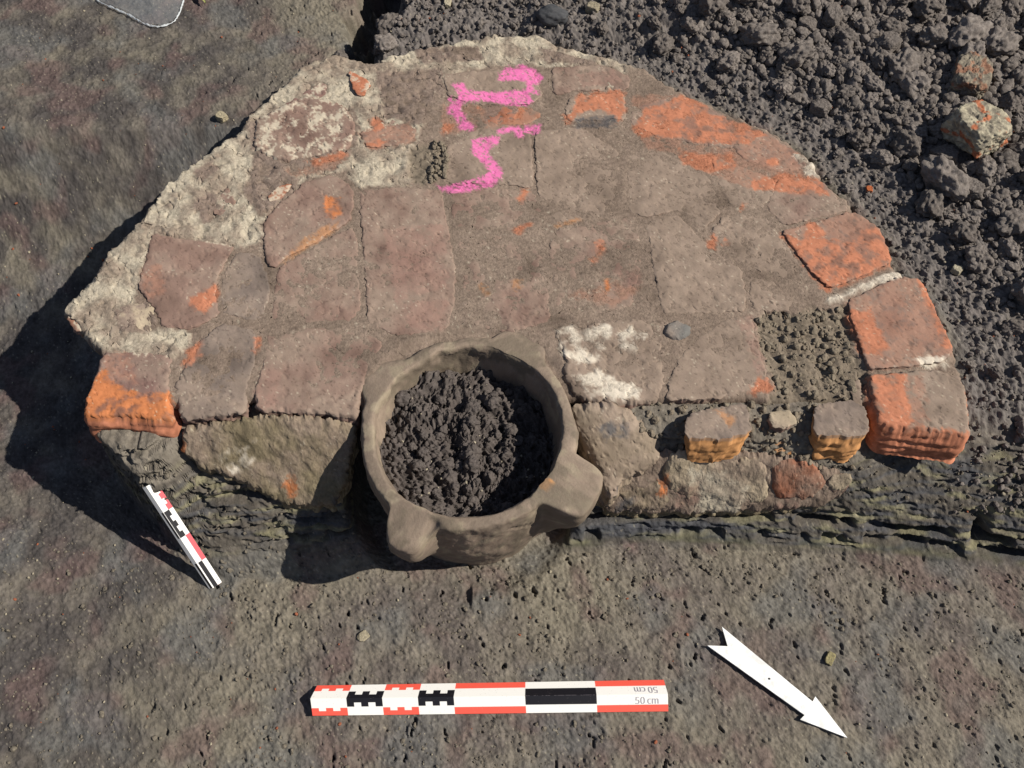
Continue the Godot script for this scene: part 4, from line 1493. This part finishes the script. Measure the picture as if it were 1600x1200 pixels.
func make_loose() -> void:
	var dark := Color(0.138, 0.119, 0.107)
	var grey := Color(0.212, 0.186, 0.168)
	# big clods, one by one
	var shapes := []
	for k in 7:
		shapes.append(lump(4, 300 + k * 17, 1 if k == 3 else 0, dark * [1.0, 0.8, 1.1, 0.9, 1.15, 0.75, 0.95][k], grey * [1.0, 0.82, 1.12, 0.9, 1.15, 0.8, 1.0][k]))
	var spots := []
	# the ones that stand out, then others scattered where the spoil lies thickest
	for e in [[0.575, -1.40, 0.032, 0.020, 1.1, "long soil clod lying by itself up the slope, left of both brick fragments"], [0.660, -1.33, 0.026, 0.022, 0.3], [0.690, -1.235, 0.030, 0.020, 2.0, "soil clod directly left of the smaller rounded brick fragment"], [0.845, -1.03, 0.034, 0.022, 0.2, "large soil clod just below and right of the mortar crusted brick fragment"], [0.742, -1.02, 0.026, 0.020, 0.8, "soil clod directly below the mortar crusted brick fragment"], [0.850, -1.33, 0.034, 0.026, 0.6], [0.90, -1.18, 0.032, 0.026, 2.4, "large soil clod right of the two brick fragments at the picture edge"], [0.66, -1.12, 0.026, 0.02, 1.7, "soil clod directly left of the mortar crusted brick fragment"], [0.79, -0.95, 0.027, 0.019, 0.4], [0.43, -1.44, 0.030, 0.017, 0.2], [0.39, -1.48, 0.022, 0.03, 0.4], [0.51, -1.47, 0.026, 0.02, 0.4], [0.70, -1.44, 0.026, 0.022, 0.4]]:
		spots.append(e)
	var tries := 0
	while spots.size() < 290 and tries < 9000:
		tries += 1
		var x := rng.randf_range(-0.2, 1.02)
		var z := rng.randf_range(-1.55, -0.62)
		if not bank_spot(x, z):
			continue
		var d := x - right_edge(z)
		var want := 0.03 + 0.95 * sm(0.05, 0.28, d) * sm(-0.60, -1.05, z)
		if x < 0.25:
			want *= 0.25
		if rng.randf() > want:
			continue
		var r := 0.0080 + 0.026 * pow(rng.randf(), 1.7) * sm(0.02, 0.22, d)
		var ok := true
		for e in spots:
			if Vector2(x - e[0], z - e[1]).length() < (r + maxf(e[2], e[3])) * 0.72:
				ok = false
				break
		if ok:
			spots.append([x, z, r * rng.randf_range(0.9, 1.35), r * rng.randf_range(0.75, 1.0), rng.randf() * PI])
	for e in spots:
		if Vector2(e[0] - 0.763, e[1] + 1.12).length() < 0.05 or Vector2(e[0] - 0.785, e[1] + 1.246).length() < 0.045:
			continue
		var o := MeshInstance3D.new()
		o.mesh = shapes[rng.randi() % shapes.size()]
		o.set_surface_override_material(0, m_crumb)
		o.name = numbered("soil_clod")
		o.basis = Basis(Vector3.UP, e[4]) * Basis.from_scale(Vector3(e[2], minf(e[2], e[3]) * 0.85, e[3])) * Basis(Vector3.UP, rng.randf() * TAU)
		o.position = Vector3(e[0], surface_at(e[0], e[1]) + minf(e[2], e[3]) * 0.5, e[1])
		add_child(o)
		var own: String = e[5] if e.size() > 5 else "dark grey brown soil clod in the loose spoil at the upper right"
		tag(o, own, "soil clod", "soil clods in the loose spoil")
	var h := 0
	for e in [[-0.345, -1.405, 0.013, 0.011], [-0.333, -1.440, 0.017, 0.013], [-0.352, -1.372, 0.011, 0.010], [-0.322, -1.395, 0.010, 0.009], [-0.238, -1.402, 0.024, 0.017], [-0.230, -1.455, 0.028, 0.022]]:
		var o := MeshInstance3D.new()
		o.mesh = shapes[h % shapes.size()]
		h += 1
		o.set_surface_override_material(0, m_crumb)
		o.name = numbered("soil_clod")
		o.basis = Basis(Vector3.UP, h * 1.3) * Basis.from_scale(Vector3(e[2], e[3], e[3] * 1.1))
		o.position = Vector3(e[0], surface_at(e[0], e[1]) + e[3] * 0.5, e[1])
		add_child(o)
		tag(o, "soil clod at the rim of the dark hollow above the brick floor", "soil clod", "soil clods round the hollow")
	# rubble with mortar
	var r1 := MeshInstance3D.new()
	r1.mesh = lump(5, 917, 1, Color(0.46, 0.41, 0.30), Color(0.20, 0.175, 0.14), Color(0.42, 0.14, 0.07, 0.9))
	r1.name = "brick_fragment"
	r1.set_surface_override_material(0, m_mortar)
	r1.basis = Basis(Vector3.UP, 0.5) * Basis.from_scale(Vector3(0.052, 0.040, 0.055))
	r1.position = Vector3(0.763, surface_at(0.763, -1.12) + 0.026, -1.12)
	add_child(r1)
	tag(r1, "angular brick fragment crusted with pale mortar, larger of two in the spoil at right", "brick fragment")
	var r2 := MeshInstance3D.new()
	r2.mesh = lump(5, 935, 1, Color(0.27, 0.235, 0.18), Color(0.14, 0.12, 0.10), Color(0.34, 0.13, 0.07, 0.5))
	r2.name = "brick_fragment_001"
	r2.set_surface_override_material(0, m_mortar)
	r2.basis = Basis(Vector3.UP, 1.2) * Basis.from_scale(Vector3(0.055, 0.036, 0.040))
	r2.position = Vector3(0.783, surface_at(0.783, -1.246) + 0.004, -1.246)
	add_child(r2)
	tag(r2, "rounded soil covered brick fragment just behind the larger mortar crusted one", "brick fragment")
	# stones one can point to
	for e in [["dark_stone", 0.074, -1.440, 0.030, 0.017, 0.020, Color(0.05, 0.052, 0.056), Color(0.075, 0.075, 0.078), "smooth dark blue grey stone lying against the top edge of the mortar bed", "stone", 2],
			["pale_stone", 0.149, -1.455, 0.016, 0.011, 0.013, Color(0.36, 0.31, 0.22), Color(0.22, 0.19, 0.14), "small pale angular stone beside the dark stone at the top", "stone", 1],
			["pale_flake", -0.121, -1.505, 0.022, 0.006, 0.009, Color(0.46, 0.41, 0.30), Color(0.34, 0.29, 0.21), "pale flat flake on the soil at the top edge of the picture", "stone", 1],
			["mortar_chip", -0.527, -1.260, 0.011, 0.010, 0.013, Color(0.42, 0.36, 0.25), Color(0.30, 0.26, 0.18), "small pale mortar chip standing at the left rim of the brick floor", "mortar chip", 1],
			["brick_crumb", 0.588, -1.041, 0.008, 0.005, 0.007, Color(0.42, 0.13, 0.05), Color(0.32, 0.10, 0.05), "small orange brick crumb in the soil right of the brick floor", "brick crumb", 1],
			["mortar_flake", -0.217, -0.357, 0.011, 0.003, 0.009, Color(0.40, 0.35, 0.25), Color(0.28, 0.24, 0.17), "pale whitish flake on the trench floor above the scale bar", "mortar flake", 1],
			["mortar_flake", 0.4575, -0.325, 0.008, 0.004, 0.013, Color(0.30, 0.26, 0.13), Color(0.22, 0.19, 0.12), "yellowish flake on the trench floor right of the arrow", "mortar flake", 1],
			["pale_pebble", 0.692, -0.875, 0.010, 0.008, 0.010, Color(0.42, 0.38, 0.28), Color(0.30, 0.26, 0.19), "pale pebble in the dark soil right of the orange bricks", "pebble", 1]]:
		var o := MeshInstance3D.new()
		o.mesh = lump(4, int(absf(e[1]) * 9000.0) + 7, e[10], e[6], e[7])
		o.name = numbered(e[0])
		o.set_surface_override_material(0, m_stone if e[10] == 2 else m_mortar)
		o.basis = Basis(Vector3.UP, e[1] * 40.0) * Basis.from_scale(Vector3(e[3], e[4], e[5]))
		o.position = Vector3(e[1], surface_at(e[1], e[2]) + e[4] * 0.55, e[2])
		add_child(o)
		tag(o, e[8], e[9])
	# crumbs beyond counting
	var crumb := [lump(2, 501, 0, dark, grey), lump(2, 523, 0, dark * 0.9, grey * 0.9), lump(2, 541, 0, dark, grey * 1.12)]
	for k in 3:
		var xf := []
		while xf.size() < 3600:
			var x := rng.randf_range(-0.22, 1.03)
			var z := rng.randf_range(-1.58, -0.52)
			if not bank_spot(x, z):
				continue
			var near := 1.0 if z < -1.395 else sm(0.02, 0.30, x - right_edge(z))
			if x < 0.3:
				near = 0.2
			if rng.randf() > 0.35 + 0.65 * near:
				continue
			var r := (0.0020 + 0.0070 * pow(rng.randf(), 2.4)) * lerpf(0.55, 1.2, near)
			var b := random_turn() * Basis.from_scale(Vector3(r, r * rng.randf_range(0.6, 0.9), r * rng.randf_range(0.8, 1.2)))
			xf.append(Transform3D(b, Vector3(x, surface_at(x, z) + r * rng.randf_range(0.1, 0.7), z)))
		scatter("loose_soil", crumb[k], m_crumb, xf, ["finely crumbled dark soil spread over the bank beside the brick floor", "darker crumbs of soil spread among the clods of the bank", "paler grey crumbs of soil spread among the clods of the bank"][k], "soil")
	# in the mortar bowl
	var inb := []
	while inb.size() < 170:
		var rr := 0.122 * sqrt(rng.randf())
		var th := rng.randf() * TAU
		var x := cos(th) * rr
		var z := sin(th) * rr
		var r := 0.0016 + 0.0105 * pow(rng.randf(), 3.2)
		inb.append(Transform3D(random_turn() * Basis.from_scale(Vector3(r, r * 0.8, r)), POT + Vector3(x, fill_y(x, z) - 0.004 + r * 0.3, z)))
	scatter("bowl_crumbs", lump(3, 577, 0, Color(0.082, 0.070, 0.066), Color(0.130, 0.112, 0.102)), m_crumb, inb, "dark crumbs of soil lying on the fill of the stone mortar", "soil")
	# in the soil pocket and over the trench floor
	var pocket := []
	while pocket.size() < 260:
		var x := rng.randf_range(0.335, 0.50)
		var z := rng.randf_range(-0.83, -0.645)
		if paint_at(x, z) != 2:
			continue
		var r := 0.0014 + 0.0048 * pow(rng.randf(), 3.0)
		pocket.append(Transform3D(random_turn() * Basis.from_scale(Vector3.ONE * r), Vector3(x, TOP + bed_height(x, z), z)))
	for k in 420:
		var x := rng.randf_range(0.17, 0.50)
		var z := rng.randf_range(-0.665, -0.565)
		var r := 0.0010 + 0.0045 * pow(rng.randf(), 3.0)
		pocket.append(Transform3D(random_turn() * Basis.from_scale(Vector3.ONE * r), Vector3(x, surface_at(x, z) + r * 0.2, z)))
	for k in 160:
		var x := rng.randf_range(-0.135, -0.085)
		var z := rng.randf_range(-1.14, -1.05)
		var r := 0.0018 + 0.0036 * pow(rng.randf(), 2.0)
		if paint_at(x, z) == 2:
			pocket.append(Transform3D(random_turn() * Basis.from_scale(Vector3.ONE * r), Vector3(x, TOP + bed_height(x, z) + r * 0.3, z)))
	scatter("pocket_crumbs", lump(2, 613, 0, Color(0.160, 0.134, 0.104), Color(0.250, 0.208, 0.156)), m_crumb, pocket, "grey brown crumbs in the soil pockets between the bricks", "soil")
	var fl := []
	while fl.size() < 1100:
		var x := rng.randf_range(-1.0, 0.95)
		var z := rng.randf_range(-0.52, -0.16)
		var s := z - base_line(x)
		if s < 0.0 or n_mask.get_noise_2d(x * 2.0, z * 2.0) + 0.25 * rng.randfn() < (0.05 if x > -0.4 else 0.25):
			continue
		var r := 0.0010 + 0.0030 * pow(rng.randf(), 3.0)
		if absf(z + 0.27) < 0.03 and x > -0.3 and x < 0.24 or Vector2(x - 0.36, z + 0.28).length() < 0.14:
			continue
		fl.append(Transform3D(random_turn() * Basis.from_scale(Vector3(r, r * 0.7, r)), Vector3(x, surface_at(x, z) + r * 0.2, z)))
	while fl.size() < 3600:
		var x := rng.randf_range(-1.0, 0.95)
		var z := rng.randf_range(-0.62, -0.16)
		var s := z - base_line(x)
		if s < -0.11 or s < 0.0 and (x < -0.58 or rng.randf() < 0.3):
			continue
		if absf(z + 0.27) < 0.03 and x > -0.3 and x < 0.24 or Vector2(x - 0.36, z + 0.28).length() < 0.14:
			continue
		if Vector2(x, z).distance_to(Vector2(POT.x, POT.z)) < 0.2 or x > 0.02 and s < 0.004 and s > -0.065:
			continue
		var r := 0.0007 + 0.0016 * pow(rng.randf(), 2.0) + (0.0025 * pow(rng.randf(), 3.0) if s < 0.0 else 0.0)
		fl.append(Transform3D(random_turn() * Basis.from_scale(Vector3(r, r * 0.7, r)), Vector3(x, surface_at(x, z) - r * 0.1, z)))
	scatter("floor_crumbs", lump(2, 633, 0, Color(0.140, 0.122, 0.098), Color(0.205, 0.178, 0.140)), m_crumb, fl, "small crumbs of soil strewn over the trench floor", "soil")
	# grit: pale grains
	var gr := []
	while gr.size() < 900:
		var x := rng.randf_range(-1.05, 1.0)
		var z := rng.randf_range(-1.58, -0.16)
		var r := 0.0007 + 0.0019 * pow(rng.randf(), 4.0)
		var y := surface_at(x, z)
		if bank_spot(x, z):
			y += 0.006
		elif x > left_edge(z) - 0.02 and z < -0.46 and z > -1.4:
			continue
		gr.append(Transform3D(random_turn() * Basis.from_scale(Vector3(r, r * 0.8, r * 1.3)), Vector3(x, y + r * 0.4, z)))
	for k in 45:
		var rr := 0.115 * sqrt(rng.randf())
		var th := rng.randf() * TAU
		var r := 0.0008 + 0.0018 * pow(rng.randf(), 2.0)
		gr.append(Transform3D(random_turn() * Basis.from_scale(Vector3(r, r * 0.8, r * 1.3)), POT + Vector3(cos(th) * rr, fill_y(cos(th) * rr, sin(th) * rr) + 0.003, sin(th) * rr)))
	scatter("pale_grit", lump(1, 655, 1, Color(0.42, 0.37, 0.28), Color(0.30, 0.26, 0.19)), m_mortar, gr, "pale grains of grit and mortar strewn over the soil", "grit")
	var rg := []
	while rg.size() < 220:
		var x := rng.randf_range(-1.05, 1.0)
		var z := rng.randf_range(-1.58, -0.16)
		var r := 0.0009 + 0.0022 * pow(rng.randf(), 3.0)
		var y := surface_at(x, z)
		if bank_spot(x, z):
			y += 0.006
		elif x > left_edge(z) - 0.02 and z < -0.46 and z > -1.4:
			continue
		rg.append(Transform3D(random_turn() * Basis.from_scale(Vector3(r, r * 0.8, r * 1.3)), Vector3(x, y + r * 0.4, z)))
	scatter("brick_grit", lump(1, 677, 1, Color(0.36, 0.12, 0.06), Color(0.22, 0.09, 0.06)), m_mortar, rg, "reddish grains of brick strewn over the soil", "grit")

# ------------------------------------------------------------------
func _ready() -> void:
	rng.seed = 4711
	var cam := Camera3D.new()
	cam.name = "camera"
	cam.fov = 45.0
	cam.near = 0.05
	cam.far = 200.0
	cam.position = Vector3(0, 1.356, 0)
	cam.rotation_degrees = Vector3(-60, 0, 0)
	add_child(cam)
	cam.current = true
	var env := Environment.new()
	var sky := Sky.new()
	var ps := ProceduralSkyMaterial.new()
	ps.sky_top_color = Color(0.46, 0.52, 0.64)
	ps.sky_horizon_color = Color(0.66, 0.73, 0.80)
	ps.ground_bottom_color = Color(0.16, 0.14, 0.12)
	ps.ground_horizon_color = Color(0.42, 0.41, 0.40)
	sky.sky_material = ps
	env.background_mode = Environment.BG_SKY
	env.sky = sky
	env.background_energy_multiplier = 0.50
	env.tonemap_mode = Environment.TONE_MAPPER_LINEAR
	env.tonemap_exposure = 1.36
	env.sdfgi_enabled = true
	env.ssao_enabled = true
	env.ssil_enabled = true
	var we := WorldEnvironment.new()
	we.name = "environment"
	we.environment = env
	add_child(we)
	var sun := DirectionalLight3D.new()
	sun.name = "sun"
	sun.light_energy = 1.6
	sun.light_color = Color(1.0, 0.975, 0.93)
	sun.light_angular_distance = 0.5
	sun.shadow_enabled = true
	add_child(sun)
	sun.look_at_from_position(Vector3(1.06, 1.0, 0.11), Vector3.ZERO)

	make_luts()
	make_paint()
	make_materials()
	make_ground()
	var hearth := thing("brick_floor", "half round brick oven floor of worn red and grey bricks set in pale mortar", "brick floor", Vector3(-0.02, 0.15, -0.86))
	make_bed(hearth)
	for e in BRICKS:
		brick(e, hearth)
	make_stone_mortar()
	make_fill()
	make_scale_bar()
	make_scale_rod()
	make_arrow()
	make_bag()
	make_loose()
